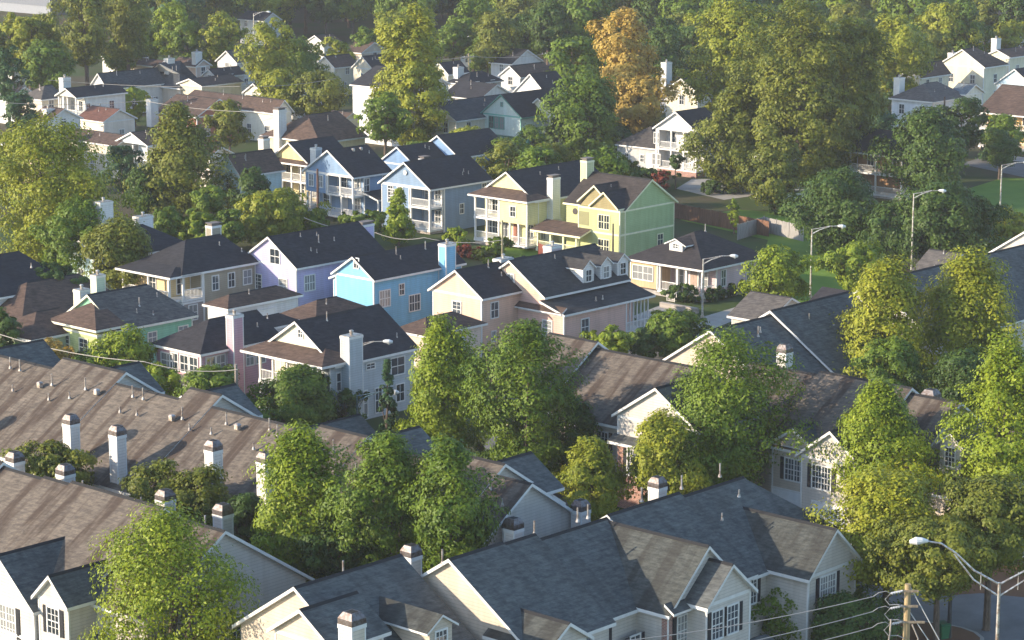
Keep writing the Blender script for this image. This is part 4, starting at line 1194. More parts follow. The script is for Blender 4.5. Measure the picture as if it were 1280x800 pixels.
# ---- F0 beige gable unit, bottom centre
h = House('townhouse_row', 'beige townhouse with blue grey roof, small dormer and two front gables, bottom centre', 'townhouse row', (372, 732, 0, 0, 9.1), TG, TWB, WHITE, SH_FX)
xe = h.X(497, 0, 9.1); print('F0', xe)
seg(h, 'x', 0, xe, 5.5, 9.1, c=0, front=7.0, back=4.6, rm=SH_FX)
y3, z3 = anchor(379, 760, -1.6, h); print(y3, z3)
cross_L(h, -1.6, y3, 2.2, z3, 2, None)
xd = h.X(557, -6, 5.5)
yc = -6.4; xd = h.X(551, yc, 6.5); zd = h.Z(768, xd, yc)
print('F0 dormer', xd, zd)
dormer(h, xd, yc, zd - 2.2, 1.7, 1.55, 4.0, 'R', (.8, 1.2), col=TWB, rm=SH_FY, tan=.65, cols=3, rows=4, ov=.35)
yc = -3.6
xx = h.X(441, -6.6, 6); h.chimney(xx, -6.6, 0, h.Z(779, xx, -6.6), .95, .95, col=(0.68, 0.6, 0.5), cap='hood')
h.chimney(h.X(514, 3.0, 8), 3.0, 0, h.Z(694, h.X(514, 3.0, 8), 3.0), .85, .8, col=(0.68, 0.6, 0.5), cap='hood')
h.vents('x', [(h.X(429, .6, 9), .6, 't')], 0, 9.1)
h.roof('x', xe - 5, xe + 3, -9.5, -5.5, 5.2, cm=-5.6, tan=.4, rm=SH_FX, name='lower_roof', cap=False)
h.wall(xe - 5, xe + 3, -9.4, -5.6, 0, 3.6)
h.wall(0, xe + 1, -5.6, -4.5, 0, 4)
h.finish()

# ---- F main complex
h = House('townhouse_row', 'large blue grey roofed townhouse complex with brick bay and shuttered windows, bottom centre right', 'townhouse row', (565, 697, 0, 0, 9.4), TG, TWW, WHITE, SH_FX)
z9 = 9.4
X_ = lambda px: h.X(px, 0, z9)
xa, xb, xc, xd, xe = X_(624), X_(667), X_(760), X_(848), X_(928)
print('F xs', xa, xb, xc, xd, xe)
beige = siding(TWB); pale = siding(TWW)
seg(h, 'x', 0, xa, 5.5, z9, c=0, front=7.2, back=3.8, mat=beige)
seg(h, 'x', xa, xb, 5.5, z9 - .1, c=0, front=5.6, back=4.5, mat=pale, og=.15)
seg(h, 'x', xb, xc, 5.5, z9 - .5, c=0, front=5.0, back=4.5, mat=pale, og=.1)
seg(h, 'x', xc, xd, 5.5, z9 - .35, c=0, front=5.6, back=4.5, mat=pale, og=.1)
seg(h, 'x', xd, xe, 5.5, z9 - .65, c=0, front=5.4, back=4.5, mat=pale, og=.15)
# hipped right shoulder
h.wall(xe, xe + 4, -5, 3.0, 0, 5.2, pale, corners=False)
h.roof('x', xe - 1, xe + 4.0, -5.2, 4.4, z9 - .7, cm=0, tan=TAN, h0=.01, h1=4.0, name='hip_roof')
# lower front small gable roof at 700,780
yq = -6.6
def anchorR(px, py, y):
    z = 7.0
    for _ in range(12):
        x = h.X(px, y, z); z = h.Z(py, x, y)
    return x, z
xq, zq = anchorR(708, 777, -7.0); print('F small', xq, zq)
cross_R(h, -7.0, xq, 1.6, zq, -3.0, pale, zb=0)
# windows
h.win('R', -5.6, X_(700) , 2.6, .8, 1.4, 2, 4, shut=SHUT)
xw = h.X(745, -5.0, 4.0); h.win('R', -5.0, xw, 3.0, 1.75, 1.75, 6, 4, shut=SHUT)
m = MB(); xr = h.X(765, -6.5, 3); m.prism([(xr - 1.6, -7.5, 2.5), (xr + 1.8, -7.5, 2.5), (xr + 1.8, -5, 3.4), (xr - 1.6, -5, 3.4)], [(xr - 1.6, -7.5, 2.65), (xr + 1.8, -7.5, 2.65), (xr + 1.8, -5, 3.55), (xr - 1.6, -5, 3.55)], 0, 1)
m.build('porch_roof', [SH_FX, h.tr], h.root)
# main cross gable
def anchorZ(px, py, z):
    p = at(px, py, z) - h.o; return p.dot(h.u), p.dot(h.v)
zg = 8.75
xg, yG = anchorZ(882, 681, zg); print('G1', xg, yG)
hl = xg - h.X(836, yG, 5.4)
z0 = cross_R(h, yG, xg, hl, zg, 0, pale, tan=.92)
print('G1 half', hl, z0)
br_ = brick()
h.w.box(xg - hl - .004, xg + hl * .05, yG - .03, yG + .5, 0, z0 - .05, h.mi(br_))
h.win('R', yG - .03, h.X(858, yG, 3.6), z0 - 2.25, 1.75, 1.75, 6, 4, shut=SHUT)
m = MB(); m.prism([(xg - hl - .3, yG - .6, z0 - .1), (xg + hl * .15, yG - .6, z0 - .1), (xg + hl * .15, yG + .1, z0 + .35), (xg - hl - .3, yG + .1, z0 + .35)],
                  [(xg - hl - .3, yG - .6, z0 + .04), (xg + hl * .15, yG - .6, z0 + .04), (xg + hl * .15, yG + .1, z0 + .5), (xg - hl - .3, yG + .1, z0 + .5)], 0, 1)
m.build('pent_roof', [SH_FX, h.tr], h.root)
zh = 7.9
xh, yH = anchorZ(912, 704, zh); print('yH', yH); hl2 = xh - h.X(884, yH, zh - 2); print('G2', xh, zh, hl2)
cross_R(h, yH, xh, hl2, zh, -4, pale, rm=SH_FX, tan=.88)
z2_ = zh - .2 - hl2 * .88
for px in (896, 915): h.win('R', yH, h.X(px, yH, 3.8), z2_ - 2.2, .95, 1.6, 3, 4, shut=SHUT)
h.roof('x', xh - hl2 - .2, xh + hl2 + 1.2, yH - 1.6, yH, 2.9, cm=yH - .1, tan=.35, name='pent_roof', cap=False)
h.w.box(xh - hl2, xh + hl2 + 1, yH - 1.2, yH - .004, 0, 2.2, h.mi(brick()))
# right wing
zw2 = 7.6
xw2, yW = anchorZ(1042, 660, zw2); print('yW', yW); hl3 = xw2 - h.X(1018, yW, zw2 - 2.4); print('G3', xw2, zw2, hl3)
hl3 = max(hl3, 2.4)
cross_R(h, yW, xw2, hl3, zw2, 0, pale, tan=.92)
h.win('R', yW, h.X(1034, yW, 3.8), zw2 - .2 - hl3 * .92 - 2.0, 1.5, 1.6, 6, 4, shut=SHUT)
h.win('R', -5.4, h.X(935, -5.4, 4.2), 3.2, 1.5, 1.6, 6, 4, shut=SHUT)
# chimneys & pipes at the back
for px, yt in ((822, 612), (642, 664)):
    x = h.X(px, 5.0, 8); h.chimney(x, 5.0, 0, h.Z(yt - 4, x, 5.0), .8, .8, col=(0.72, 0.67, 0.63), cap='hood')
h.vents('x', [(h.X(px, .5, 9.2), .5, 't') for px in (553, 722, 735, 668, 802, 852, 900)], 0, z9)
h.vents('x', [(h.X(909, -3, 7), -2.6, 'p'), (h.X(930, -2, 7), -1.6, 'p')], 0, z9)
m = MB()
h.finish()

# ---- T right middle rows
zT = 9.2
h = House('townhouse_row', 'right hand townhouse row with brown roof, garage doors and a small white dormer', 'townhouse row', (1197, 502, 5.5, 0, zT), TG, TWB, WHITE, SH_RY)
hw = 5.5
ys = [h.Y(px, hw, zT) for px in (1197, 1138, 1027, 940)]
print('T ys', ys)
seg(h, 'y', ys[0], ys[1], hw, zT, rm=SH_RY, c=hw); seg(h, 'y', ys[1], ys[2], hw, zT + .4, rm=SH_RY, c=hw, og=.15, front=hw + .6); seg(h, 'y', ys[2], ys[3], hw, zT + .1, rm=SH_RY, c=hw, og=.15)
seg(h, 'y', -7, 0, hw, zT - 1.3, rm=SH_RY, c=hw + .5)
yd, zd = anchor(1189, 541, 1.6, h); print('T dormer', yd, zd)
dormer(h, yd, 1.6, zd - 2.4, 1.7, 1.6, 3.2, 'L', (.75, 1.25), col=TWW, rm=SH_FX, tan=.8, cols=3, rows=4)
yg, zg_ = anchor(1040, 538, -1.6, h); print('T gable', yg, zg_)
z0 = cross_L(h, -1.6, yg, 2.5, zg_, 4, siding(TWW), rm=SH_FX, tan=.75)
h.win('L', -1.6, h.Y(1027, -1.6, 4), z0 - 2.2, 1.5, 1.6, 6, 4, shut=SHUT)
y4 = h.Y(994, -.7, 4.4); cross_L(h, -.8, y4, 1.9, z0 + 1.5, 3, siding(TWB), rm=SH_FX); h.win('L', -.8, y4, z0 - 2.3, 1.5, 1.5, 6, 4, shut=SHUT)
h.garage('L', -1.6, h.Y(1035, -1.6, 1)); h.garage('L', -.8, y4 + .3, 3.0, 2.3)
for px, yt in ((1095, 469), (1164, 481)):
    yy = h.Y(px, hw * 2 + .5, 8); h.chimney(hw * 2 + .5, yy, 0, h.Z(yt + 16, hw * 2 + .5, yy), .95, 1.0, col=(0.7, 0.6, 0.55), cap='hood')
h.finish()

h = House('townhouse_row', 'centre townhouse row with streaked brown roof and brick front between big trees', 'townhouse row', (842, 453, 5.5, 0, 9.2), TG, (0.55, 0.48, 0.4), WHITE, SH_RY)
ys = [h.Y(px, 5.5, 9.2) for px in (880, 744, 690)]
print('T2', ys)
seg(h, 'y', ys[0], ys[1], 5.5, 9.2, c=5.5, rm=SH_RY); seg(h, 'y', ys[1], ys[2], 5.5, 9.7, c=5.5, og=.3)
# left half has the same shingles; it looks slate only in tree shade
yv, zv = anchor(822, 484, -2.0, h); print('T2 gable', yv, zv)
cross_L(h, -2.0, yv, 5.0 if False else max(2.5, h.Y(772, -2, 5.2) - yv), zv, 4.5, siding(TWW), rm=SH_FX)
yl = h.Y(772, -2, 5.2)
h.w.box(-2.03, -1.5, yl - 4.0, yl, 0, 4.9, h.mi(brick((0.32, 0.13, 0.09))))
h.roof('y', yl - 6, yl, -2.6, -1.9, 5.4, cm=-1.95, tan=.5, name='pent_roof', rm=SH_FX, cap=False, ov=.2)
h.win('L', -2.03, h.Y(795, -2, 4), 2.6, 1.4, 1.8, 6, 4, shut=SHUT)
h.win('L', 0, h.Y(752, 0, 4), 3.0, 1.2, 1.6, 4, 4, shut=SHUT); h.win('L', 0, h.Y(720, 0, 4), 3.0, 1.2, 1.6, 4, 4)
h.chimney(11.5, h.Y(781, 11.5, 8), 0, h.Z(452, 11.5, h.Y(781, 11.5, 8)), .95, 1.0, col=(0.7, 0.6, 0.55), cap='hood')
h.finish()

# ---- E upper right rows (ridge to the right)
h = House('townhouse_row', 'blue grey roofed townhouse row stepping up to the right behind the yellow green trees', 'townhouse row', (890, 412, 0, 0, 9.2), TG, TWB, WHITE, SH_FX)
e1, e2, e3, e4 = h.X(965, 0, 9.2), h.X(1060, 0, 9.2), h.X(1130, 0, 9.2), h.X(1300, 0, 9.2)
print('E', e1, e2, e3, e4)
seg(h, 'x', 0, e1, 5, 9.2, c=0, front=9, back=7.5, mat=siding(TWB))
seg(h, 'x', e1, e2, 5, 9.6, c=0, front=9, back=5, og=.3)
for x, y, k in ((4, -1.5, 't'), (e1 * .6, -1.2, 'p'), (e1 + 3, -1.5, 't'), (e1 + 5, -2.4, 'v'), (e1 + 8, -1.5, 'p')): h.vents('x', [(x, y, k)], 0, 9.3)
xx = h.X(980, -6.5, 6); h.chimney(xx, -6.5, 0, h.Z(440, xx, -6.5), .85, .85, col=(0.72, 0.68, 0.62), cap='hood')
h.finish()
h = House('townhouse_row', 'slate roofed townhouse row running to the right edge behind the tall round trees', 'townhouse row', (1092, 351, 0, 0, 9.2), TG, TWB, WHITE, SH_FX)
e1 = h.X(1280, 0, 9.2)
seg(h, 'x', 0, 27, 5, 9.2, c=0, front=6.5, back=8.5, mat=siding(TWW))
h.finish()
h = House('townhouse_row', 'townhouse with blue roof, louvred chimney and cream gable at the right edge', 'townhouse row', (1302, 277, 0, 0, 9.2), TG, TWB, WHITE, SH_FX)
seg(h, 'x', 0, 14, 5, 9.2, c=0, front=5, back=9, mat=siding(TWW))
xx = h.X(1277, -8, 6); h.chimney(2, -5.6, 0, 8.8, .95, .9, col=(0.6, 0.55, 0.45), cap='hood')
h.finish()
far_house('townhouse end with grey brown roof between the streetlamps and the round trees', (1155, 372), 5.6, 1120, 1240, TWB, ax='y', rm=SH_GREY, tan=.55, group=TG)
far_house('low building with warm grey roof behind the two round trees at right', (960, 402), 3.4, 915, 1012, (0.6, 0.57, 0.5), ax='y', rm=SH_GREY, tan=.5, group=TG, vents=0)
far_house('small building with dark grey roof beside the middle streetlamp base', (1040, 385), 3.4, 1015, 1075, (0.6, 0.57, 0.5), ax='y', rm=SH_DARK, tan=.5, group=TG, vents=0)
# ------------------------------------------------------------------ trees
# palettes (darker tone, lighter tone) as leaf base colours, mixed by noise
PAL = {
 'lime':   ((0.085, 0.145, 0.008), (0.27, 0.325, 0.018)),
 'yel':    ((0.10, 0.145, 0.010), (0.32, 0.325, 0.022)),
 'green':  ((0.042, 0.092, 0.008), (0.16, 0.225, 0.016)),
 'deep':   ((0.022, 0.052, 0.010), (0.085, 0.14, 0.018)),
 'olive':  ((0.055, 0.085, 0.010), (0.20, 0.21, 0.020)),
 'blue':   ((0.020, 0.054, 0.024), (0.065, 0.13, 0.04)),
 'orange': ((0.26, 0.17, 0.03), (0.50, 0.36, 0.08)),
 'rust':   ((0.16, 0.03, 0.02), (0.28, 0.07, 0.03)),
}
def pal(k): return foliage(PAL[k][0], PAL[k][1], 'leaves_' + k, 0.2)

def crown_points(rng, shape, n_cl):
    """clump centres (unit: radius 1, height 0..1) and clump radii"""
    pts = []
    while len(pts) < n_cl:
        t = rng.random()
        if shape == 'round':  Rz = math.sqrt(max(0, 1 - (2 * t - 1) ** 2)) ** .8
        elif shape == 'egg':  Rz = max(0, math.sin(math.pi * min(1, (t + .16) / 1.16) ** .9)) ** .55 if t < .98 else .15
        elif shape == 'column': Rz = min(1, (1 - t) * 3.0) ** .6 * min(1, t * 5 + .4)
        elif shape == 'cone': Rz = (1 - t) ** .85 * min(1, t * 6 + .35)
        elif shape == 'umbrella': Rz = math.sqrt(max(0, 1 - (1.25 * t - .35) ** 2)) if t > .15 else .6
        else: Rz = math.sqrt(max(0, 1 - (2 * t - 1) ** 2)) ** .6
        a = rng.random() * 2 * math.pi
        q = rng.random() ** .38
        pts.append((Rz * q * math.cos(a), Rz * q * math.sin(a), t))
    return pts

def leaf_mesh(name, seed, rad, hgt, shape, n_cl, n_leaf, lsz, mat, clr=(.2, .34), lop=.18):
    g = np.random.default_rng(seed)
    rng = random.Random(seed)
    C = np.array(crown_points(rng, shape, n_cl))
    # big lobes make the outline uneven
    nl = 8
    la = g.uniform(0, 2 * np.pi, nl); lz = g.uniform(.1, .95, nl)
    ang = np.arctan2(C[:, 1], C[:, 0])
    k = np.zeros(len(C))
    for i in range(nl):
        k += np.exp(-((np.angle(np.exp(1j * (ang - la[i])))) ** 2) / .22 - ((C[:, 2] - lz[i]) ** 2) / .03)
    C[:, :2] *= (1 - lop + lop * 2.0 * np.clip(k, 0, 1.1))[:, None]
    C[:, 2] += (C[:, 2] > .6) * g.normal(size=len(C)) * .04
    C = C * np.array([rad, rad, hgt])
    rc = g.uniform(clr[0], clr[1], len(C)) * min(rad, hgt * .6)
    w = rc ** 2; w /= w.sum()
    idx = g.choice(len(C), n_leaf, p=w)
    d = g.normal(size=(n_leaf, 3)); d /= np.linalg.norm(d, axis=1)[:, None]
    flip = (d[:, 2] < -.25) & (g.random(n_leaf) < .6); d[flip, 2] *= -1
    rr = rc[idx] * g.uniform(.74, 1.08, n_leaf) ** 1.0
    wisp = g.random(n_leaf) < .08; rr[wisp] *= g.uniform(1.05, 1.6, wisp.sum())
    pos = C[idx] + d * rr[:, None] * np.array([1.0, 1.0, .8])
    cen = np.array([0, 0, hgt * .45]); out = pos - cen; out /= (np.linalg.norm(out, axis=1)[:, None] + 1e-6)
    nrm = d * .75 + out * .75 + g.normal(size=(n_leaf, 3)) * .34 + np.array([0, 0, .1])
    nrm /= np.linalg.norm(nrm, axis=1)[:, None]
    t1 = np.cross(nrm, g.normal(size=(n_leaf, 3))); t1 /= np.linalg.norm(t1, axis=1)[:, None]
    t2 = np.cross(nrm, t1)
    sz = (lsz * g.uniform(.6, 1.35, n_leaf))[:, None]
    V4 = np.stack([pos - t1 * sz * .75, pos + t2 * sz * .42 - t1 * sz * .1, pos + t1 * sz * .75, pos - t2 * sz * .42 - t1 * sz * .1], 1).reshape(-1, 3)
    me = bpy.data.meshes.new(name)
    me.vertices.add(len(V4)); me.vertices.foreach_set('co', V4.ravel().astype(np.float32))
    me.loops.add(len(V4)); me.loops.foreach_set('vertex_index', np.arange(len(V4), dtype=np.int32))
    me.polygons.add(n_leaf); me.polygons.foreach_set('loop_start', np.arange(0, len(V4), 4, dtype=np.int32))
    me.materials.append(mat)
    me.update(calc_edges=True)
    return me, C, rc

def trunk_mesh(name, seed, H, zc, rad, C, col=(0.12, 0.09, 0.07), nb=7):
    rng = random.Random(seed + 5)
    m = MB()
    r0 = max(.10, .016 * H + .05 * rad / 3)
    hc = H - zc
    top = zc + hc * .6
    bend = [(rng.uniform(-.3, .3) * rad * .25, rng.uniform(-.3, .3) * rad * .25) for _ in range(3)]
    pts = [(0, 0, -.1), (0, 0, .15), (bend[0][0] * .3, bend[0][1] * .3, zc * .6), (bend[0][0], bend[0][1], zc + hc * .2), (bend[1][0], bend[1][1], top)]
    m.tube(pts, [r0 * 1.5, r0 * 1.1, r0 * .9, r0 * .65, r0 * .2], 7)
    if C is not None and len(C):
        for c in rng.sample(list(map(tuple, C)), min(nb, len(C))):
            z0 = zc + hc * rng.uniform(-.05, .25)
            s_ = Vector((bend[0][0] * .8, bend[0][1] * .8, z0)); e = Vector((c[0], c[1], max(c[2] + zc, z0 + .4)))
            mid = s_.lerp(e, .5) + Vector((0, 0, -.08 * (e - s_).length)); mid.z = max(mid.z, z0)
            m.tube([s_, mid, e], [r0 * .5, r0 * .32, r0 * .1], 5)
    return m.mesh(name, bark(col))

SEED = [100]
TREES = []
def tree(label, px, ytop, wpx, hpx, H, shape='egg', col='green', name='tree', group=None, dens=1.0, clr=(.2, .34), ncl=None, cat='tree', bcol=None, lop=.36, lpx=2.8, vis=1.0):
    """crown top at photo pixel (px, ytop), wpx wide, hpx tall, total height H metres"""
    SEED[0] += 1
    sd = SEED[0]
    top = at(px, ytop, H)
    s_ = scale_at(top)
    rad = wpx / 2 / s_ * 1.2
    hc = min(H * .97, hpx / s_ / .97)
    zc = H - hc
    lsz = lpx / s_
    area = 4 * math.pi * (wpx / 2) * (hpx / 2 + wpx / 2) / 2
    n = int(area * 0.46 * dens / (lpx / 3.4) ** 2)
    n = max(500, min(n, 34000))
    ncl = ncl or int(30 + n / 120)
    clr = (clr[0] * .8, clr[1] * .85)
    root = empty(name, (top.x, top.y, 0), rnd.uniform(0, 6.28), label, cat, group)
    me, C, rc = leaf_mesh('crown', sd, rad * .86, hc * .93, shape, ncl, n, lsz, pal(col), clr, lop)
    o = link('crown', me, root, (0, 0, zc + hc * .02))
    tm = trunk_mesh('trunk', sd, H, zc, rad, C, bcol or (0.12, 0.09, 0.07))
    link('trunk', tm, root)
    TREES.append((top.x, top.y, rad, H))
    return root

def bush(label, px, ytop, wpx, hpx, H, col='green', name='shrub', cat='shrub', **kw):
    return tree(label, px, ytop, wpx, hpx, H, 'round', col, name, cat=cat, **kw)

T = tree
# foreground
T('bright lime tree standing before the bottom left townhouse row', 207, 642, 188, 215, 11.5, 'egg', 'lime', lpx=3.0, dens=1.1, lop=.2)
T('leftmost yellow green tree of the dense trio behind the bottom centre townhouse roof', 372, 540, 140, 190, 12.4, 'egg', 'lime', lpx=3.1)
T('middle tree of the dense trio behind the bottom centre townhouse roof', 487, 545, 122, 185, 12.8, 'egg', 'green', lpx=3.1)
T('rightmost tree of the dense trio behind the bottom centre townhouse roof', 562, 552, 118, 170, 13, 'egg', 'green', lpx=3.1)
T('small dark bushy tree at the foot of the dense trio', 430, 640, 100, 90, 8, 'round', 'deep', lpx=3.1)
T('tall oval tree right of the grey house, with pointed top', 552, 402, 105, 165, 12, 'egg', 'lime', dens=1.1)
T('small rounded tree at the base of the tall oval tree', 544, 508, 72, 58, 4.5, 'round', 'green')
T('slim dark cypress like tree against the grey house side wall', 484, 446, 30, 98, 8, 'cone', 'blue', lop=.05)
T('large dark green tree in the middle of the picture below the pink houses', 660, 400, 135, 205, 13.5, 'egg', 'green', dens=1.15, clr=(.18, .32))
T('dark lower tree at the right flank of the large middle tree', 716, 500, 85, 100, 7, 'round', 'deep')
T('small yellow green tree left of the brick fronted townhouse', 742, 548, 90, 100, 7, 'egg', 'yel')
T('bright yellow tree in front of the brick bay gable', 826, 520, 100, 115, 8.5, 'egg', 'yel', dens=1.1)
T('small light green tree between the bright yellow tree and the big dark round tree', 893, 540, 90, 75, 6.5, 'round', 'lime')
T('huge dark round tree with golden left edge between the two middle townhouse rows', 908, 425, 180, 190, 13, 'round', 'green', dens=1.2, clr=(.16, .3))
T('wide golden green tree covering the front of the right townhouse row', 1100, 482, 130, 150, 11, 'egg', 'lime', dens=1.1)
T('spreading yellow tipped tree over the garage yard at lower right', 1110, 592, 205, 140, 9.5, 'umbrella', 'yel', dens=1.2, lpx=3.1)
T('dark lower boughed tree beside the road at lower right', 1175, 650, 170, 85, 8, 'umbrella', 'olive', lpx=3.1)
T('tall lime tree at the right edge above the road', 1258, 424, 130, 300, 15, 'column', 'lime', dens=1.2, lpx=3.1)
T('leafy olive tree hanging over the road at the right edge', 1240, 600, 150, 105, 9.5, 'umbrella', 'olive', lpx=3.1)
T('dark green low tree in front of the right wing of the blue grey complex', 990, 712, 160, 95, 4.5, 'round', 'green', lpx=3.1)
T('dark green low tree under the overhead wires at the bottom', 1060, 748, 120, 80, 4, 'round', 'deep', lpx=3.1)
T('round olive tree between the two left townhouse rows', 68, 556, 100, 70, 7.5, 'round', 'olive', lpx=3.1)
T('olive yellow tree between chimney pairs of the left townhouse rows', 200, 580, 90, 80, 8, 'round', 'olive', lpx=3.1)
T('dark olive tree behind the rightmost chimney of the bottom left row', 250, 590, 95, 90, 8, 'round', 'olive', lpx=3.1)
T('dark filler tree between left rows beside the trio', 305, 615, 70, 80, 7.5, 'round', 'deep', lpx=3.1)
# middle
T('sprawling wispy shrub tree in front of the grey house porch', 372, 462, 130, 80, 5.2, 'round', 'green')
T('round shrub with white blossom at the right of the grey house porch', 432, 490, 50, 40, 3, 'round', 'deep')
T('yellow green tree below the mint green house corner', 157, 414, 82, 80, 6, 'round', 'lime')
T('low yellow green tree left of the one below the mint green house corner', 112, 442, 60, 45, 4.5, 'round', 'green')
T('golden brown round tree below the pale green house', 58, 426, 66, 52, 5.5, 'round', 'orange')
T('small lime tree above the long row roof below the mauve house', 200, 457, 62, 45, 4.5, 'round', 'lime')
T('dark green rounded tree under the mauve house porch', 265, 460, 82, 65, 5.5, 'round', 'green')
T('thin dark cypress beside the pale green house window', 47, 392, 11, 40, 5, 'cone', 'deep', lop=.03)
T('dark tree at the left edge beside the pale green house', 4, 388, 50, 60, 7, 'round', 'deep')
T('great spreading tree rising at the left edge', 62, 150, 175, 200, 17, 'round', 'yel', dens=.85, clr=(.14, .26), lop=.3)
T('lower right boughs tree beside the great spreading left tree', 100, 250, 90, 90, 10, 'round', 'green', dens=.85)
T('round topped green tree left of the tan house', 152, 280, 90, 80, 9, 'round', 'olive')
T('big olive green tree above the tan house', 222, 135, 105, 140, 13.5, 'egg', 'olive', dens=1.0)
T('blue green tree squeezed between the left big trees', 152, 180, 46, 55, 7, 'round', 'blue')
T('dark rounded tree right of the big olive green tree', 316, 212, 52, 50, 7, 'round', 'deep')
T('wide yellow green tree in front of the cream yellow porch house', 340, 238, 110, 62, 6.5, 'umbrella', 'yel')
T('small dark tree beside the wide yellow green one', 290, 262, 40, 40, 5, 'round', 'green')
T('narrow lime tree in front of the slate blue house', 498, 236, 46, 72, 6.5, 'cone', 'lime', lop=.1)
T('lime tree at the left edge by the small brown roofs', 12, 165, 60, 60, 8, 'round', 'yel')
T('small leafy tree between the upper brown roofs', 168, 110, 40, 38, 6, 'round', 'lime')
T('tall tree with pale bare trunk rising beside the plain white wall', 515, 10, 92, 172, 21, 'round', 'yel', dens=1.1, clr=(.16, .3), lop=.3, bcol=(0.35, 0.3, 0.26))
T('green lower half of the clump beside the tallest tree trunk', 480, 115, 60, 60, 11, 'round', 'green')
T('bright green spreading tree beside the orange tree', 735, 96, 92, 110, 12, 'umbrella', 'green', dens=1.0)
T('dark droopy tree before the beige three windowed house', 702, 150, 44, 60, 6, 'round', 'deep')
T('dark green tree right of the beige house', 768, 158, 62, 48, 5, 'round', 'deep')
T('orange brown autumn tree, tallest at upper centre', 782, 12, 92, 130, 20, 'round', 'orange', dens=.75, clr=(.15, .28))
T('rust coloured lower tree under the autumn tree', 800, 96, 75, 70, 11, 'round', 'orange')
T('small orange tree left of the autumn tree', 725, 70, 34, 38, 9, 'round', 'orange')
# right giants
T('giant oak mass left half of the upper right clump', 920, 0, 120, 150, 21, 'round', 'yel', dens=1.1, clr=(.14, .26), lop=.3)
T('dark lower left tree of the upper right clump', 925, 105, 95, 150, 14, 'round', 'olive', dens=1.1)
T('tallest giant oak in the middle of the upper right clump', 1000, 8, 148, 225, 24, 'round', 'olive', dens=.9, clr=(.14, .26), lop=.25)
T('right giant oak of the upper right clump', 1060, 34, 118, 190, 21, 'round', 'olive', dens=1.0, clr=(.14, .26))
T('yellow green crown in front of the giant oaks', 990, 90, 90, 140, 14, 'round', 'yel', dens=1.0)
T('dark tree before the orange brown balconied house', 1158, 138, 98, 98, 12, 'round', 'deep')
T('blue green conifer like tree by the orange house', 1247, 148, 50, 52, 6, 'egg', 'blue')
T('broad dark tree behind the left lawn streetlamp', 1050, 218, 118, 100, 9, 'round', 'deep', dens=1.1)
T('broad dark tree behind the middle streetlamp', 1180, 234, 130, 90, 9, 'round', 'deep', dens=1.1)
T('dark low tree joining the two broad dark trees', 1120, 255, 80, 70, 7, 'round', 'deep')
T('round bright green tree standing on the corner beside the pink bungalow', 972, 312, 80, 70, 6.5, 'round', 'lime')
T('light green tree on the lawn below the middle streetlamp', 1075, 305, 75, 58, 6, 'round', 'lime')
T('pale yellow shrub tree right of the middle streetlamp pole', 1172, 276, 60, 45, 5, 'round', 'yel')
T('yellow green shrub tree at the right edge by the slope lawn', 1258, 262, 70, 40, 4, 'round', 'yel')
T('tall round green tree, left of the pair before the slate rake boards', 1108, 328, 130, 170, 13.5, 'egg', 'yel', dens=1.1)
T('tall round golden tree, right of the pair before the slate rake boards', 1218, 316, 134, 180, 14, 'egg', 'yel', dens=1.1)
T('deep green lower tree between the round pair', 1120, 425, 85, 70, 8.5, 'round', 'green')
T('dark green tree below the golden round tree', 1205, 440, 95, 75, 8.5, 'round', 'deep')
T('small sapling in front of the red brown fence', 918, 250, 17, 32, 4, 'egg', 'lime')
T('palm topped small tree before the white porch house', 845, 194, 20, 16, 4.5, 'umbrella', 'deep')
T('pale green shrubby tree beside the pink dormered house porch', 765, 410, 60, 40, 3.5, 'round', 'lime')
T('medium green shrubby tree right of the pink dormered house', 840, 392, 85, 60, 4, 'round', 'green')
T('small dark shrub between pink house and bungalow steps', 805, 412, 40, 36, 3, 'round', 'deep')
T('lime tree touching the round garage between the hazy roofs', 259, 60, 30, 34, 6, 'round', 'lime', lpx=3)
T('low boughed dark tree at the foot of the giant oaks hiding a white wall', 968, 178, 84, 74, 8.5, 'round', 'olive')
# hedges and shrubs
bush('clipped dark hedge beneath the bungalow railing', 856, 355, 48, 24, 1.8, 'deep', 'hedge', 'hedge')
for i, (px, py) in enumerate(((888, 363), (900, 360), (912, 357), (924, 353), (930, 351))):
    bush('dark foundation shrub in the line along the bungalow side wall', px, py - 3, 20, 16, 1.4, 'deep', group='foundation shrubs beside the bungalow')
bush('leafy green hedge behind the yellow green house roof', 770, 200, 120, 24, 3, 'green', 'hedge', 'hedge')
bush('green hedge right of the first one behind the lime house roof', 815, 212, 60, 20, 2.5, 'deep', 'hedge', 'hedge')
bush('purple grey flowering shrubs in the rocky bed left of the yellow house', 582, 306, 34, 20, 1.4, 'rust')
bush('low silver and green bed shrub left of the yellow house', 600, 313, 26, 16, 1.1, 'olive')
bush('bright yellow green bed plant near the wooden pole', 612, 322, 22, 14, .9, 'lime')
bush('green bush at the yellow house porch corner', 620, 298, 34, 26, 2.0, 'green')
bush('round green bush before the slate blue house wall', 655, 320, 16, 14, 1.2, 'deep')
bush('dark bush below the yellow house front rail', 640, 322, 18, 14, 1.2, 'deep')
bush('green hedge bush between the two blue houses', 462, 264, 60, 30, 2.4, 'green')
bush('low hedge by the blue porch house rail', 430, 268, 26, 18, 1.6, 'deep')
bush('green undergrowth bush by the mauve house lower wall', 225, 475, 60, 30, 2, 'deep')
bush('reddish flowering crepe myrtle before the white porch house', 826, 212, 20, 26, 3, 'rust')
bush('low green bushes along the driveway by the giant oaks', 893, 226, 50, 22, 1.6, 'deep')
bush('dark undergrowth bush beneath the giant oaks', 985, 250, 60, 24, 1.8, 'deep')
bush('green undergrowth under the large middle tree', 640, 560, 90, 50, 3, 'deep')
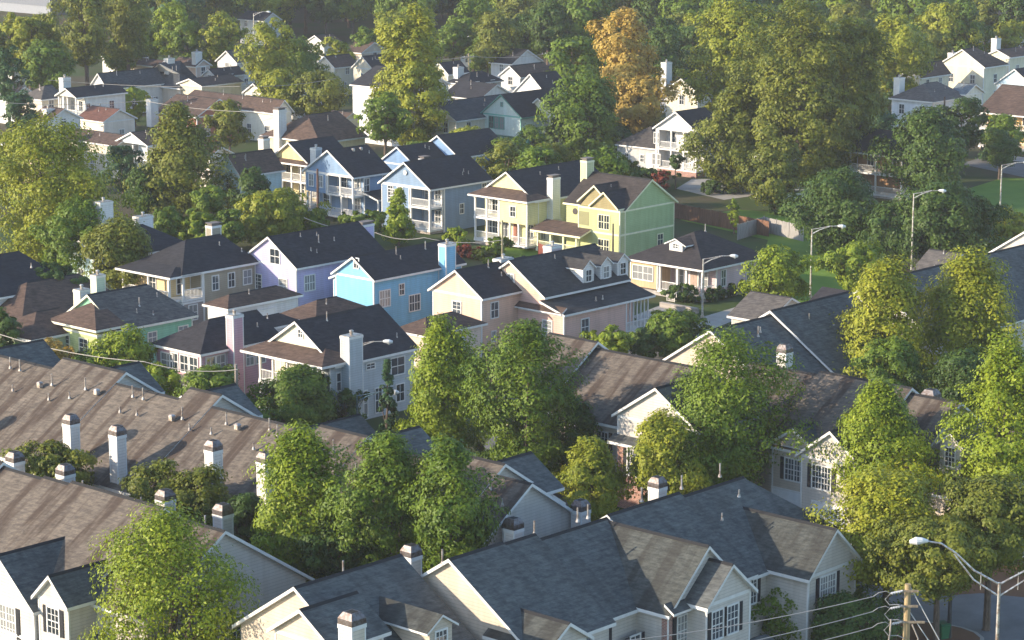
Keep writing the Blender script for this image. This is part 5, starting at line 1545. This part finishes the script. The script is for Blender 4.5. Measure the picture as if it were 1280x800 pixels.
bush('dark undergrowth behind the centre garage', 540, 560, 80, 40, 2.4, 'deep')

# second tier trees among the far roofs (hand placed)
FAR = [
 # px, ytop, w, h, H, shape, pal, phrase
 (35, 22, 70, 75, 14, 'round', 'yel', 'pale yellow green hazy tree beside the office block'),
 (8, 60, 50, 70, 14, 'round', 'blue', 'bluish hazy tree at the left edge below the office block'),
 (60, 55, 90, 60, 11, 'round', 'green', 'green hazy tree above the upper left white porch house'),
 (25, 118, 60, 50, 9, 'round', 'blue', 'blue green round tree left of the upper left porch house'),
 (105, -20, 90, 110, 20, 'round', 'olive', 'huge grey olive tree with visible limbs at the upper left'),
 (158, -10, 90, 90, 18, 'round', 'olive', 'broad olive tree right of the huge limbed one, upper left'),
 (150, 50, 60, 45, 9, 'round', 'green', 'low green tree between hazy roofs at the upper left'),
 (212, 3, 60, 70, 14, 'round', 'lime', 'sunlit lime topped tree at the upper left centre'),
 (185, 30, 60, 50, 10, 'round', 'green', 'mid green tree beneath the lime topped one'),
 (235, 25, 60, 55, 11, 'round', 'green', 'green tree behind the maroon roofed house'),
 (275, 18, 66, 60, 12, 'round', 'yel', 'yellowish tree above the white gabled house, upper left'),
 (336, 24, 80, 100, 15, 'round', 'yel', 'big golden green tree left of the cream yellow house roofs'),
 (372, 50, 80, 60, 11, 'round', 'green', 'rounded green tree right of the big golden green one'),
 (398, 92, 100, 65, 9, 'round', 'olive', 'pair like olive crown above the cream yellow house roof'),
 (350, 90, 80, 60, 9, 'round', 'yel', 'yellow crown left of the olive crown above the cream roof'),
 (286, 125, 60, 60, 8, 'round', 'olive', 'small olive tree amid the long brown roofs'),
 (455, 35, 50, 40, 9, 'round', 'green', 'small green tree near the hazy centre roofs'),
 (420, 48, 50, 40, 8, 'round', 'yel', 'yellow tree by the dark gable at top centre left'),
 (565, 30, 60, 45, 10, 'round', 'green', 'green tree left of the white gable at top centre'),
 (620, 18, 80, 70, 13, 'round', 'olive', 'olive tree at top centre beside the white gable'),
 (655, 20, 70, 55, 11, 'round', 'green', 'green tree right of the olive one at top centre'),
 (710, 32, 60, 50, 10, 'round', 'green', 'bright green tree left of the autumn tree top'),
 (690, 5, 80, 60, 14, 'round', 'deep', 'dark tree behind the bright green one at top centre'),
 (830, 20, 70, 90, 15, 'round', 'deep', 'dark tree between the autumn tree and the tan house'),
 (900, 0, 60, 40, 12, 'round', 'olive', 'olive tree above the tan house roof'),
 (1120, 20, 100, 110, 16, 'round', 'yel', 'golden crowned tree left of the top right roofs'),
 (1180, 5, 90, 60, 14, 'round', 'yel', 'yellow hazy tree above the top right roofs'),
 (1165, 40, 80, 60, 10, 'round', 'olive', 'olive tree left of the maroon roofed top right house'),
 (1235, 0, 80, 50, 13, 'round', 'olive', 'olive tree at the top right corner'),
 (1270, -10, 60, 60, 15, 'round', 'deep', 'dark tree at the top right edge'),
 (1112, 100, 26, 44, 8, 'round', 'deep', 'dark tree by the square chimney of the pale blue white house'),
 (1195, 165, 50, 40, 6, 'round', 'deep', 'dark tree right of the pale blue white house corner'),
 (1100, 130, 50, 60, 9, 'round', 'olive', 'olive tree left of the dark balcony tree'),
]
for (px, yt, w, hh_, H, sh, pc, lab) in FAR:
    T(lab, px, yt, w * .82, hh_ * .92, H, sh, pc, lpx=2.5, dens=.85)

T('hazy tree at the foot of the pale office block, right one', 52, 20, 54, 54, 14, 'round', 'yel', lpx=2.5)
T('hazy tree at the foot of the pale office block, left one', 14, 18, 50, 56, 14, 'round', 'yel', lpx=2.5)
T('yellow green shrub tree behind the roof chimney of the tan house', 248, 268, 60, 36, 4.5, 'round', 'lime')
T('leafy olive tree left of the tan house chimney behind its roof', 208, 262, 56, 40, 5, 'round', 'green')
T('small green tree beside the aqua gabled house wall', 262, 232, 50, 50, 6.5, 'round', 'green')
T('light green tree behind the lavender house ridge', 395, 262, 44, 30, 4, 'round', 'green')
T('small lime tree between the slate blue and yellow houses', 572, 285, 30, 26, 3, 'round', 'lime')
T('hedge like tree behind the mint house roof', 60, 330, 70, 40, 7, 'round', 'deep')
T('dark tree filling the gap left of the big olive green tree', 178, 205, 50, 60, 7, 'round', 'deep')
# far wood: individual trees built from shared crowns
rng = random.Random(3)
protos = []
for i in range(8):
    pc = ['deep', 'green', 'olive', 'blue', 'yel', 'green', 'olive', 'lime'][i]
    me, C, rc = leaf_mesh('crown', 900 + i, 5.4, 9.5, ['round', 'egg', 'round', 'umbrella'][i % 4], 60, 6500, .42, pal(pc), (.18, .3), .2)
    protos.append((me, trunk_mesh('trunk', 900 + i, 14, 4.5, 5.4, C), pc))
T('distant olive tree at the far left edge in front of the office block', -4, 36, 44, 60, 13, 'round', 'olive')
LBL = {'deep': 'dark green', 'green': 'mid green', 'olive': 'olive', 'blue': 'bluish green', 'yel': 'yellow green', 'lime': 'light green'}
HS = [(o.location.x, o.location.y) for o in bpy.data.objects if o.get('category') in ('house', 'building')]
LBL = {'deep': 'dark green', 'green': 'mid green', 'olive': 'olive', 'blue': 'bluish green', 'yel': 'yellow green', 'lime': 'light green'}
OCC = [(x, y, r) for x, y, r, H in TREES]
k = 0
for _ in range(4000):
    if k >= 60: break
    yy = rng.uniform(285, 480); xx = rng.uniform(-1, 1) * yy * 640 / FPX
    q = proj((xx, yy, 0)); 
    if q[0] > 860 and yy < 330: continue
    if q[0] < 480: continue
    if 790 < q[0] < 900 and yy < 345: continue
    if any((xx - a) ** 2 + (yy - b) ** 2 < 9.5 ** 2 for a, b in HS) or any((xx - U.x * 5 - V.x * 4 - a) ** 2 + (yy - U.y * 5 - V.y * 4 - b) ** 2 < 8.5 ** 2 for a, b in HS): continue
    if any((xx - a) ** 2 + (yy - b) ** 2 < (r + 3.2) ** 2 for a, b, r in OCC): continue
    me, tm, pc = protos[rng.choices(range(8), [3, 4, 3, 2, 2, 4, 3, 2])[0]]
    s_ = rng.uniform(.42, .68) if yy < 400 else rng.uniform(.6, .9)
    root = empty('garden_tree', (xx, yy, 0), rng.uniform(0, 6.28), '%s garden tree filling a gap among the roofs of the upper houses' % LBL[pc], 'tree', '%s garden trees among the upper roofs' % LBL[pc])
    root.scale = (s_ * 1.1, s_ * 1.1, s_)
    link('crown', me, root, (0, 0, 4.0)); link('trunk', tm, root)
    OCC.append((xx, yy, 5.4 * s_)); k += 1
print('infill', k)
n = 0
Y = 455
while Y < 720 and n < 290:
    half = Y * 640 / FPX + 12
    x = -half + rng.uniform(0, 8)
    while x < half and n < 290:
        xx, yy = x + rng.uniform(-3, 3), Y + rng.uniform(-7, 7)
        q = proj((xx, yy, 0))
        ok = not (q[0] < 95) and all((xx - a) ** 2 + (yy - b) ** 2 > 12 ** 2 for a, b in HS)
        if yy < 520 and rng.random() < .3: ok = False
        if yy < 505 and q[0] < 480: ok = False
        if ok:
            me, tm, pc = protos[rng.choices(range(8), [4, 4, 3, 2, 2, 3, 3, 1])[0]]
            s_ = rng.uniform(.75, 1.25)
            root = empty('forest_tree', (xx, yy, 0), rng.uniform(0, 6.28), '%s crown in the distant wood beyond the last roofs along the top' % LBL[pc], 'tree', '%s trees of the distant wood' % LBL[pc])
            root.scale = (s_ * rng.uniform(.9, 1.15), s_ * rng.uniform(.9, 1.15), s_)
            c = link('crown', me, root, (0, 0, 4.5)); t_ = link('trunk', tm, root)
            n += 1
        x += rng.uniform(9, 15)
    Y += 14
print('forest', n)
# ------------------------------------------------------------------ ground, roads, streetlights, wires, sky
def flat(name, pts, z, mat, kind='structure', label=None, cat=None):
    m = MB(); m.face([(p[0], p[1], z) for p in pts])
    o = m.build(name, mat); tag(o, label, cat, None, kind); return o

def ground_mat():
    m, nt, b = base_mat('ground_soil_grass', 0.95, 0.1)
    v = coords(nt)
    n1 = noise(nt, v, 0.05, 5); n2 = noise(nt, v, 0.9, 5, .7)
    c = ramp(nt, n1, [(0.42, c4((0.055, 0.085, 0.022))), (0.58, c4((0.10, 0.075, 0.05)))])
    c = mixc(nt, math_n(nt, 'MULTIPLY', n2, .6), c, c4((0.035, 0.05, 0.018)))
    nt.links.new(c, b.inputs['Base Color']); return m
def lawn_mat():
    m, nt, b = base_mat('lawn_grass', 0.9, 0.15)
    v = coords(nt); n1 = noise(nt, v, .25, 4); n2 = noise(nt, v, 4.0, 4, .7)
    c = ramp(nt, n1, [(0.3, c4((0.10, 0.18, 0.02))), (0.7, c4((0.17, 0.26, 0.035)))])
    c = mixc(nt, math_n(nt, 'MULTIPLY', n2, .5), c, c4((0.06, 0.12, 0.015)))
    nt.links.new(c, b.inputs['Base Color']); return m
def road_mat(c, name):
    m, nt, b = base_mat(name, 0.9, 0.2)
    v = coords(nt); n1 = noise(nt, v, .4, 5); n2 = noise(nt, v, 8, 3)
    k = ramp(nt, n1, [(0.3, c4(c, .75)), (0.7, c4(c, 1.15))])
    k = mixc(nt, math_n(nt, 'MULTIPLY', n2, .3), k, c4(c, .5))
    nt.links.new(k, b.inputs['Base Color']); return m
ASPH = road_mat((0.19, 0.185, 0.185), 'asphalt'); CONC = road_mat((0.36, 0.34, 0.31), 'concrete')
SOIL = road_mat((0.20, 0.10, 0.055), 'red_soil')
gm = MB(); gm.face([(-3000, -200, 0), (3000, -200, 0), (3000, 6000, 0), (-3000, 6000, 0)])
tag(gm.build('ground', ground_mat()), None, None, None, 'structure')
LAWN = lawn_mat()
def poly(name, pix, z, mat): return flat(name, [at(px, py, 0) for px, py in pix], z, mat)
poly('lawn', [(930, 400), (1080, 400), (1120, 330), (1060, 270), (920, 262), (850, 275), (960, 300)], .008, LAWN)
poly('lawn', [(1180, 245), (1330, 285), (1330, 225), (1255, 222)], .008, LAWN)
poly('lawn', [(640, 330), (770, 360), (700, 312), (600, 300)], .008, LAWN)
poly('road', [(1200, 205), (1330, 232), (1330, 214), (1230, 196)], .02, ASPH)
poly('path', [(1232, 196), (1330, 211), (1330, 205), (1236, 190)], .03, CONC)
poly('driveway', [(845, 236), (905, 250), (935, 246), (960, 234), (920, 224), (865, 224)], .02, CONC)
poly('path', [(800, 420), (960, 372), (975, 378), (830, 436)], .03, CONC)
poly('path', [(790, 396), (835, 378), (860, 384), (815, 408)], .034, CONC)
poly('road', [(440, 640), (700, 700), (900, 420), (780, 405), (600, 560), (560, 600)], .016, ASPH)
poly('road', [(880, 700), (1010, 830), (1420, 960), (1420, 760), (1270, 735), (1150, 720), (1060, 690), (960, 640)], .02, ASPH)
poly('verge', [(1180, 745), (1225, 742), (1420, 760), (1420, 700), (1190, 680), (1100, 690)], .03, SOIL)
# kerbed island at the lower right
isl = MB()
c0 = at(1135, 800, 0); ring = [(c0.x + 4.6 * math.cos(a * .314), c0.y + 3.4 * math.sin(a * .314)) for a in range(20)]
isl.prism([(x, y, 0) for x, y in ring], [(x, y, .14) for x, y in ring])
ring2 = [(c0.x + 4.35 * math.cos(a * .314), c0.y + 3.15 * math.sin(a * .314)) for a in range(20)]
isl.face([(x, y, .15) for x, y in ring2], 1)
tag(isl.build('kerb_island', [CONC, SOIL]), None, None, None, 'structure')

# fences
def fence(label, pix, H, mat, name='fence', step=2.4):
    P0 = [at(px, py, 0) for px, py in pix]
    root = empty(name, P0[0], 0, label, 'fence')
    pn, k = MB(), 0
    for a, b in zip(P0[:-1], P0[1:]):
        d = (b - a); L = d.length; d.normalize(); nrm = Vector((-d.y, d.x, 0)) * .02
        n_ = int(L / .16)
        for i in range(n_):
            p = a + d * (i * .16) - P0[0]; q = a + d * (i * .16 + .145) - P0[0]
            hh = H + rnd.uniform(-.03, .03)
            pn.prism([p - nrm, q - nrm, q + nrm, p + nrm], [p - nrm + Vector((0, 0, hh)), q - nrm + Vector((0, 0, hh)), q + nrm + Vector((0, 0, hh)), p + nrm + Vector((0, 0, hh))])
        m_ = int(L / step)
        for i in range(m_ + 1):
            p = a + d * (i * step) - P0[0]
            m = MB(); m.box(p.x - .06, p.x + .06, p.y - .06, p.y + .06, 0, H + .1); m.build('post', mat, root)
    pn.build('fence_panel', mat, root)
fence('red brown wooden privacy fence behind the pink bungalow', [(842, 272), (900, 284), (962, 296)], 1.8, wood((0.20, 0.105, 0.065)))
fence('weathered grey wooden fence at the back of the lawn', [(922, 300), (955, 290), (1005, 302)], 1.8, wood((0.33, 0.31, 0.29)))
fence('short dark red fence beside the lime green house porch', [(673, 324), (693, 330)], 1.8, wood((0.22, 0.07, 0.05)))

# stone edged step wall before the bungalow
m = MB(); a = at(826, 384, 0); b_ = at(872, 392, 0); d = (b_ - a).normalized(); nn = Vector((-d.y, d.x, 0)) * .2
m.prism([a - nn, b_ - nn, b_ + nn, a + nn], [p + Vector((0, 0, .55)) for p in (a - nn, b_ - nn, b_ + nn, a + nn)])
tag(m.build('garden_wall', brick((0.3, 0.27, 0.24))), 'low grey stone garden wall in front of the pink bungalow hedge', 'wall')

# street lamps
def lamp(label, px, ybase, ytop, dx, arm=2.6, col=(0.62, 0.62, 0.58), az=None, H=9.0, r=.09):
    """pole base ground pixel (px, ybase); arm direction dx (+1 right, -1 left)"""
    g = at(px, ybase, 0)
    H = (ybase - ytop) / (scale_at(g) * cT)
    root = empty('street_lamp', g, 0, label, 'street lamp', 'street lamps')
    m = MB(); m.tube([(0, 0, 0), (0, 0, .3)], [r * 2.2, r * 2.0], 10); m.tube([(0, 0, .3), (0, 0, H)], [r * 1.25, r * .75], 10)
    m.build('pole', metal(col, .5), root)
    m = MB(); m.tube([(0, 0, H - .5), (dx * arm * .3, -.1, H - .05), (dx * arm * .7, -.2, H + .32), (dx * arm, -.25, H + .36)], [r * .7, r * .6, r * .5, r * .5], 8)
    m.tube([(0, 0, H - .03), (dx * arm * .3, -.1, H + .12), (dx * arm * .7, -.2, H + .36)], [r * .45] * 3, 6)
    m.build('arm', metal(col, .5), root)
    m = MB()
    x0 = dx * (arm - .05); x1 = dx * (arm + .75)
    m.tube([(x0, -.25, H + .36), (x0 + dx * .2, -.25, H + .36), (x0 + dx * .5, -.25, H + .33), (x1, -.25, H + .3)], [.08, .15, .19, .1], 10)
    o = m.build('lamp_head', paint((0.75, 0.75, 0.72), .4), root)
    m = MB(); m.tube([(x0 + dx * .5, -.25, H + .2), (x0 + dx * .5, -.25, H + .1)], [.16, .08], 10); m.build('lens', paint((0.6, 0.62, 0.6), .2), o)
lamp('streetlamp standing at the lawn left of the broad dark tree', 1013, 372, 287, 1)
lamp('streetlamp among trees, middle of the three right ones', 1139, 345, 243, 1)
lamp('streetlamp on the far slope near the right edge road', 1250, 266, 207, 1)
lamp('streetlamp in front of the pink bungalow corner', 878, 398, 324, 1)
lamp('tall slim streetlamp directly before the grey chimney', 441, 522, 431, 1, r=.07)
lamp('short dark streetlamp at the foot of the grey chimney', 447, 545, 494, 1, col=(0.12, 0.2, 0.24))
lamp('streetlamp head poking out of the yellow tree at lower right', 1118, 668, 595, 1)
lamp('hazy streetlamp near the top left centre', 318, 70, 18, 1, r=.1)
# near double arm lamp
g = at(1249, 830, 0)
root = empty('street_lamp', g, 0, 'near double armed silver streetlamp at the bottom right corner', 'street lamp', 'street lamps')
Hn = (830 - 735) / (scale_at(g) * cT); Hn = 4.6 if Hn < 4.6 else Hn
Hn = 9.5; gg = at(1249, 735, Hn); root.location = (gg.x, gg.y, 0)
sN = scale_at(gg)
m = MB(); m.tube([(0, 0, 0), (0, 0, .4)], [.2, .18], 12); m.tube([(0, 0, .4), (0, 0, Hn + .3)], [.13, .08], 12); m.build('pole', metal((0.6, 0.6, 0.58), .4), root)
for sx, e in ((-1, 3.9), (1, 3.9)):
    up = 2.55
    m = MB()
    m.tube([(0, 0, Hn + .2), (sx * e * .35, 0, Hn + up * .38), (sx * e * .6, 0, Hn + up * .75), (sx * e * .8, 0, Hn + up * .95), (sx * e, 0, Hn + up)], [.06, .055, .05, .05, .05], 8)
    m.tube([(0, 0, Hn - .45), (sx * e * .35, 0, Hn + up * .18), (sx * e * .62, 0, Hn + up * .72)], [.05, .045, .04], 8)
    m.tube([(sx * e * .25, 0, Hn + .2 + up * .26), (sx * e * .25, 0, Hn - .1)], .03, 6)
    m.build('arm', metal((0.6, 0.6, 0.58), .4), root)
    m = MB(); x0 = sx * e
    m.tube([(x0 - sx * .1, 0, Hn + up), (x0 + sx * .2, 0, Hn + up + .02), (x0 + sx * .5, 0, Hn + up), (x0 + sx * .85, 0, Hn + up - .05)], [.08, .17, .22, .1], 12)
    m.build('lamp_head', paint((0.72, 0.73, 0.72), .35), root)

# utility poles
def upole(label, px, ybase, ytop, r=.14, arms=True, col=(0.2, 0.14, 0.1), H=None, angd=35):
    if H is None:
        g = at(px, ybase, 0); H = (ybase - ytop) / (scale_at(g) * cT)
    else:
        t = at(px, ytop, H); g = Vector((t.x, t.y, 0))
    root = empty('utility_pole', g, R(angd), label, 'utility pole', 'wooden utility poles')
    m = MB(); m.tube([(0, 0, 0), (0, 0, H)], [r * 1.3, r * .85], 10); m.build('pole', wood(col), root)
    if arms:
        m = MB(); m.box(-1.1, 1.1, -.06, .06, H - .75, H - .6); m.build('crossarm', wood(col), root)
        for x in (-1.0, -.4, .4, 1.0):
            m = MB(); m.tube([(x, 0, H - .6), (x, 0, H - .45), (x, 0, H - .38)], [.05, .06, .03], 8); m.build('insulator', paint((0.4, 0.4, 0.42), .3), root)
    return root, H
upole('dark wooden utility pole in front of the medium blue house porch', 398, 290, 212, arms=False, col=(0.12, 0.07, 0.055))
upole('grey wooden utility pole behind the long left row roof', 297, 548, 455, arms=False, col=(0.3, 0.26, 0.22))
upole('olive wooden utility pole before the yellow house porch', 628, 340, 276, arms=False, col=(0.26, 0.24, 0.14), r=.11)
upole('dark utility pole left of the lime green house side corner', 766, 330, 280, arms=False, col=(0.1, 0.08, 0.07), r=.1)
upole('utility pole with crossarm near the small white gables, top centre', 684, 125, 64, col=(0.2, 0.12, 0.09))
upole('pale utility pole left of the top centre crossarm pole', 586, 120, 68, arms=True, col=(0.45, 0.36, 0.2))
upole('dark utility pole before the pale blue white house', 1179, 178, 122, arms=False, col=(0.08, 0.06, 0.05))
upole('thin dark utility pole beside the top right cream house', 1189, 120, 62, arms=False, col=(0.1, 0.08, 0.07), r=.1)
upole('dark steel pole by the road beneath the lower right tree', 1186, 800, 738, arms=False, col=(0.06, 0.06, 0.06), r=.12)
# near pole with wires
NP = at(1135, 730, 8.2)
root = empty('utility_pole', (NP.x, NP.y, 0), 0, 'near utility pole with insulators and sagging wires at the bottom right', 'utility pole', 'wooden utility poles')
m = MB(); m.tube([(0, 0, 0), (0, 0, 8.2)], [.24, .17], 12); m.build('pole', wood((0.36, 0.27, 0.15)), root)
zs = (7.85, 7.0, 6.1)
for i, z in enumerate(zs):
    m = MB(); m.box(-.55, .95 if i == 2 else .55, -.22, -.14, z - .06, z + .06); m.build('crossarm', wood((0.3, 0.24, 0.17)), root)
    m = MB(); m.tube([(-.3, -.2, z + .04), (-.5, -.2, z - .02), (-.95, -.2, z - .12)], [.05, .06, .05], 8)
    for k in range(4): m.tube([(-.45 - k * .13, -.2, z - .02 - k * .03), (-.50 - k * .13, -.2, z - .03 - k * .03)], [.075, .075], 10)
    m.build('insulator', paint((0.55, 0.55, 0.56), .35), root)
    m = MB(); m.tube([(-.95, -.2, z - .12), (-1.25, -.2, z - .45), (-1.0, -.25, z - .75), (-.5, -.3, z - .72), (-.15, -.25, z - .9)], .028, 6)
    m.tube([(-1.9, -.2, z - .3), (-1.6, -.2, z - .08), (-1.2, -.22, z + .02), (-.9, -.2, z - .16)], .02, 6)
    m.build('jumper_wire', paint((0.3, 0.3, 0.3), .5), root)
m = MB(); m.tube([(-.9, -.3, 6.3), (-.95, -.32, 5.4), (-1.1, -.3, 4.3), (-1.25, -.3, 3.6)], .05, 8); m.tube([(.25, -.3, 6.0), (.6, -.3, 5.2), (.35, -.3, 4.0), (0.25, -.3, 3.2)], .04, 8)
m.build('hanging_cable', paint((0.35, 0.3, 0.26), .6), root)
for i, (px0, py0, zz) in enumerate(((900, 775, 7.0), (900, 800, 6.2), (930, 812, 5.3))):
    e0 = Vector((NP.x - 1.9, NP.y - .2, zs[i] - .3)); e1 = at(px0, py0, zz)
    d = e1 - e0
    pts = [e0 + d * (t / 12 * 2.2) + Vector((0, 0, -1.1 * (t / 12) * (1 - t / 12) * 1.6)) for t in range(13)]
    m = MB(); m.tube([p - e0 for p in pts], .024, 6)
    o = m.build('power_line', paint((0.32, 0.31, 0.30), .5)); o.location = e0
    tag(o, ('topmost', 'middle', 'lowest')[i] + ' of the three wires running left from the near utility pole', 'wire', 'wires of the near utility pole')
for i, (x1, y1) in enumerate(((1168, 900), (1182, 900))):
    e0 = Vector((NP.x + .15, NP.y, 8.0 - i * 1.4)); e1 = Vector((NP.x + 4.6, NP.y - 1.0, .0))
    m = MB(); m.tube([(0, 0, 0), e1 - e0], .03, 6)
    o = m.build('guy_wire', paint((0.45, 0.45, 0.44), .5)); o.location = e0
    tag(o, ('upper', 'lower')[i] + ' guy wire slanting right from the near utility pole to the ground', 'wire')
# distant wires
def wire(label, pts, z, r=.035, col=(0.35, 0.33, 0.3)):
    P0 = [at(px, py, z) for px, py in pts]
    Q = []
    for a, b in zip(P0[:-1], P0[1:]):
        for k in range(8):
            t = k / 8; Q.append(a.lerp(b, t) + Vector((0, 0, -.8 * 4 * t * (1 - t) * .5)))
    Q.append(P0[-1])
    m = MB(); m.tube([q - Q[0] for q in Q], r, 5)
    o = m.build('power_line', paint(col, .6)); o.location = Q[0]; tag(o, label, 'wire')
wire('long pale wire crossing the upper left brown roofs', [(60, 100), (300, 108), (420, 98)], 9)
wire('second pale wire below the first across the upper left roofs', [(0, 128), (180, 126), (330, 140)], 8.5)
wire('wire between the two top centre utility poles', [(586, 70), (684, 67)], 10.5)
wire('wire running left from the top centre pale pole', [(470, 74), (586, 71)], 10.5)
wire('pale cable passing over the garden of the slate blue house', [(380, 272), (470, 291), (530, 297), (628, 300)], 5.5)
wire('pale green cable over the shrubs below the mauve house', [(0, 418), (180, 452), (297, 462)], 6.5)

# vehicles by the right wing: two parked cars
def car(label, px, py, rz, col, name='parked_car'):
    g = at(px, py, 0)
    root = empty(name, g, rz, label, 'car', 'cars parked by the lower right yard')
    L, W, = 4.5, 1.8
    prof = [(-2.25, .35), (2.2, .35), (2.25, .75), (2.1, .92), (1.2, 1.02), (.55, 1.42), (-.9, 1.46), (-1.7, 1.1), (-2.2, 1.02), (-2.27, .7)]
    m = MB()
    m.prism([(x, -W / 2, z) for x, z in prof], [(x, W / 2, z) for x, z in prof])
    o = m.build('body', paint(col, .25), root)
    bv = o.modifiers.new('bevel', 'BEVEL'); bv.width = .07; bv.segments = 3
    g_ = MB(); gp = [(1.05, 1.03), (.52, 1.37), (-.85, 1.40), (-1.5, 1.08)]
    g_.prism([(x, -W / 2 - .012, z) for x, z in gp], [(x, W / 2 + .012, z) for x, z in gp]); g_.build('side_windows', glass(), root)
    g_ = MB(); g_.face([(1.2, -.75, 1.045), (1.2, .75, 1.045), (.6, .68, 1.425), (.6, -.68, 1.425)]); g_.build('windscreen', glass(), root)
    for x in (-1.4, 1.4):
        for y in (-.9, .9):
            m = MB(); m.tube([(x, y - .1, .33), (x, y + .1, .33)], .33, 16); w = m.build('wheel', paint((0.02, 0.02, 0.02), .8), root)
            m = MB(); m.tube([(x, y - .115, .33), (x, y + .115, .33)], .19, 12); m.build('rim', metal(), w)
    for y in (-.65, .65):
        m = MB(); m.box(2.18, 2.26, y - .18, y + .18, .68, .82); m.build('headlight', paint((0.8, 0.8, 0.75), .2), root)
        m = MB(); m.box(-2.29, -2.2, y - .16, y + .16, .75, .92); m.build('tail_light', paint((0.4, 0.03, 0.02), .3), root)
car('beige parked car glimpsed between the right wing and the yellow tree', 1062, 715, ANG + .2, (0.5, 0.42, 0.34))
car('pale grey parked car behind the beige one under the yellow tree', 1078, 697, ANG + .1, (0.6, 0.6, 0.6))
car('white car parked on the grass beneath the giant oaks', 997, 250, .3, (0.8, 0.8, 0.8))
# green bin
g = at(1178, 800, 0)
root = empty('wheelie_bin', g, .4, 'dark green wheeled rubbish bin on the kerb island', 'bin')
m = MB(); m.prism([(-.24, -.28, .05), (.24, -.28, .05), (.24, .28, .05), (-.24, .28, .05)], [(-.32, -.36, 1.0), (.32, -.36, 1.0), (.32, .36, 1.0), (-.32, .36, 1.0)]); m.build('body', paint((0.02, 0.14, 0.06), .5), root)
m = MB(); m.prism([(-.35, -.4, 1.0), (.35, -.4, 1.0), (.35, .42, 1.0), (-.35, .42, 1.0)], [(-.3, -.3, 1.1), (.3, -.3, 1.1), (.3, .36, 1.12), (-.3, .36, 1.12)]); m.build('lid', paint((0.02, 0.11, 0.05), .5), root)
for y in (-.25, .25):
    m = MB(); m.tube([(.28, y - .03, .1), (.28, y + .03, .1)], .1, 12); m.build('wheel', paint((0.02, 0.02, 0.02), .8), root)




# haze
Z = 60
m = MB(); m.box(-700, 700, -60, 1600, -1.0, 62.0)
hz = m.build('haze', [])
vm = bpy.data.materials.new('haze_air'); vm.use_nodes = True
nt = vm.node_tree; nt.nodes.remove(nt.nodes['Principled BSDF'])
pv = nt.nodes.new('ShaderNodeVolumePrincipled'); pv.inputs['Density'].default_value = HAZE_D
pv.inputs['Color'].default_value = (0.92, 0.94, 1.0, 1); pv.inputs['Anisotropy'].default_value = 0.0
nt.links.new(pv.outputs[0], nt.nodes['Material Output'].inputs['Volume'])
hz.data.materials.append(vm); tag(hz, None, None, None, 'stuff')

# light
SUN_AZ, SUN_EL = -101.0, 17.5     # from +Y, clockwise positive
sd = Vector((math.sin(R(SUN_AZ)) * math.cos(R(SUN_EL)), math.cos(R(SUN_AZ)) * math.cos(R(SUN_EL)), math.sin(R(SUN_EL))))
sl = bpy.data.lights.new('sun', 'SUN'); sl.energy = SUN_S; sl.angle = R(.6); sl.color = (1.0, 0.84, 0.64)
so = bpy.data.objects.new('sun', sl); COL.objects.link(so); so.rotation_euler = (-sd).to_track_quat('-Z', 'Y').to_euler(); so.location = (-100, 0, 100)
w = bpy.data.worlds.new('World'); S.world = w; w.use_nodes = True
nt = w.node_tree; bg = nt.nodes['Background']
sk = nt.nodes.new('ShaderNodeTexSky'); sk.sky_type = 'NISHITA'; sk.sun_disc = False
sk.sun_elevation = R(SUN_EL); sk.sun_rotation = R(SUN_AZ); sk.air_density = 1.0; sk.dust_density = 0.6; sk.ozone_density = 2.0
nt.links.new(sk.outputs[0], bg.inputs[0]); bg.inputs[1].default_value = SKY_S
S.view_settings.view_transform = 'Standard'; S.view_settings.look = 'None'; S.view_settings.exposure = EXPO; S.view_settings.gamma = 1.0
S.view_settings.use_curve_mapping = False
cy = S.cycles
cy.max_bounces = 6; cy.diffuse_bounces = 3; cy.glossy_bounces = 2; cy.transmission_bounces = 4; cy.transparent_max_bounces = 8; cy.volume_bounces = 0
cy.use_denoising = True
cy.volume_step_rate = 10
cy.sample_clamp_indirect = 4
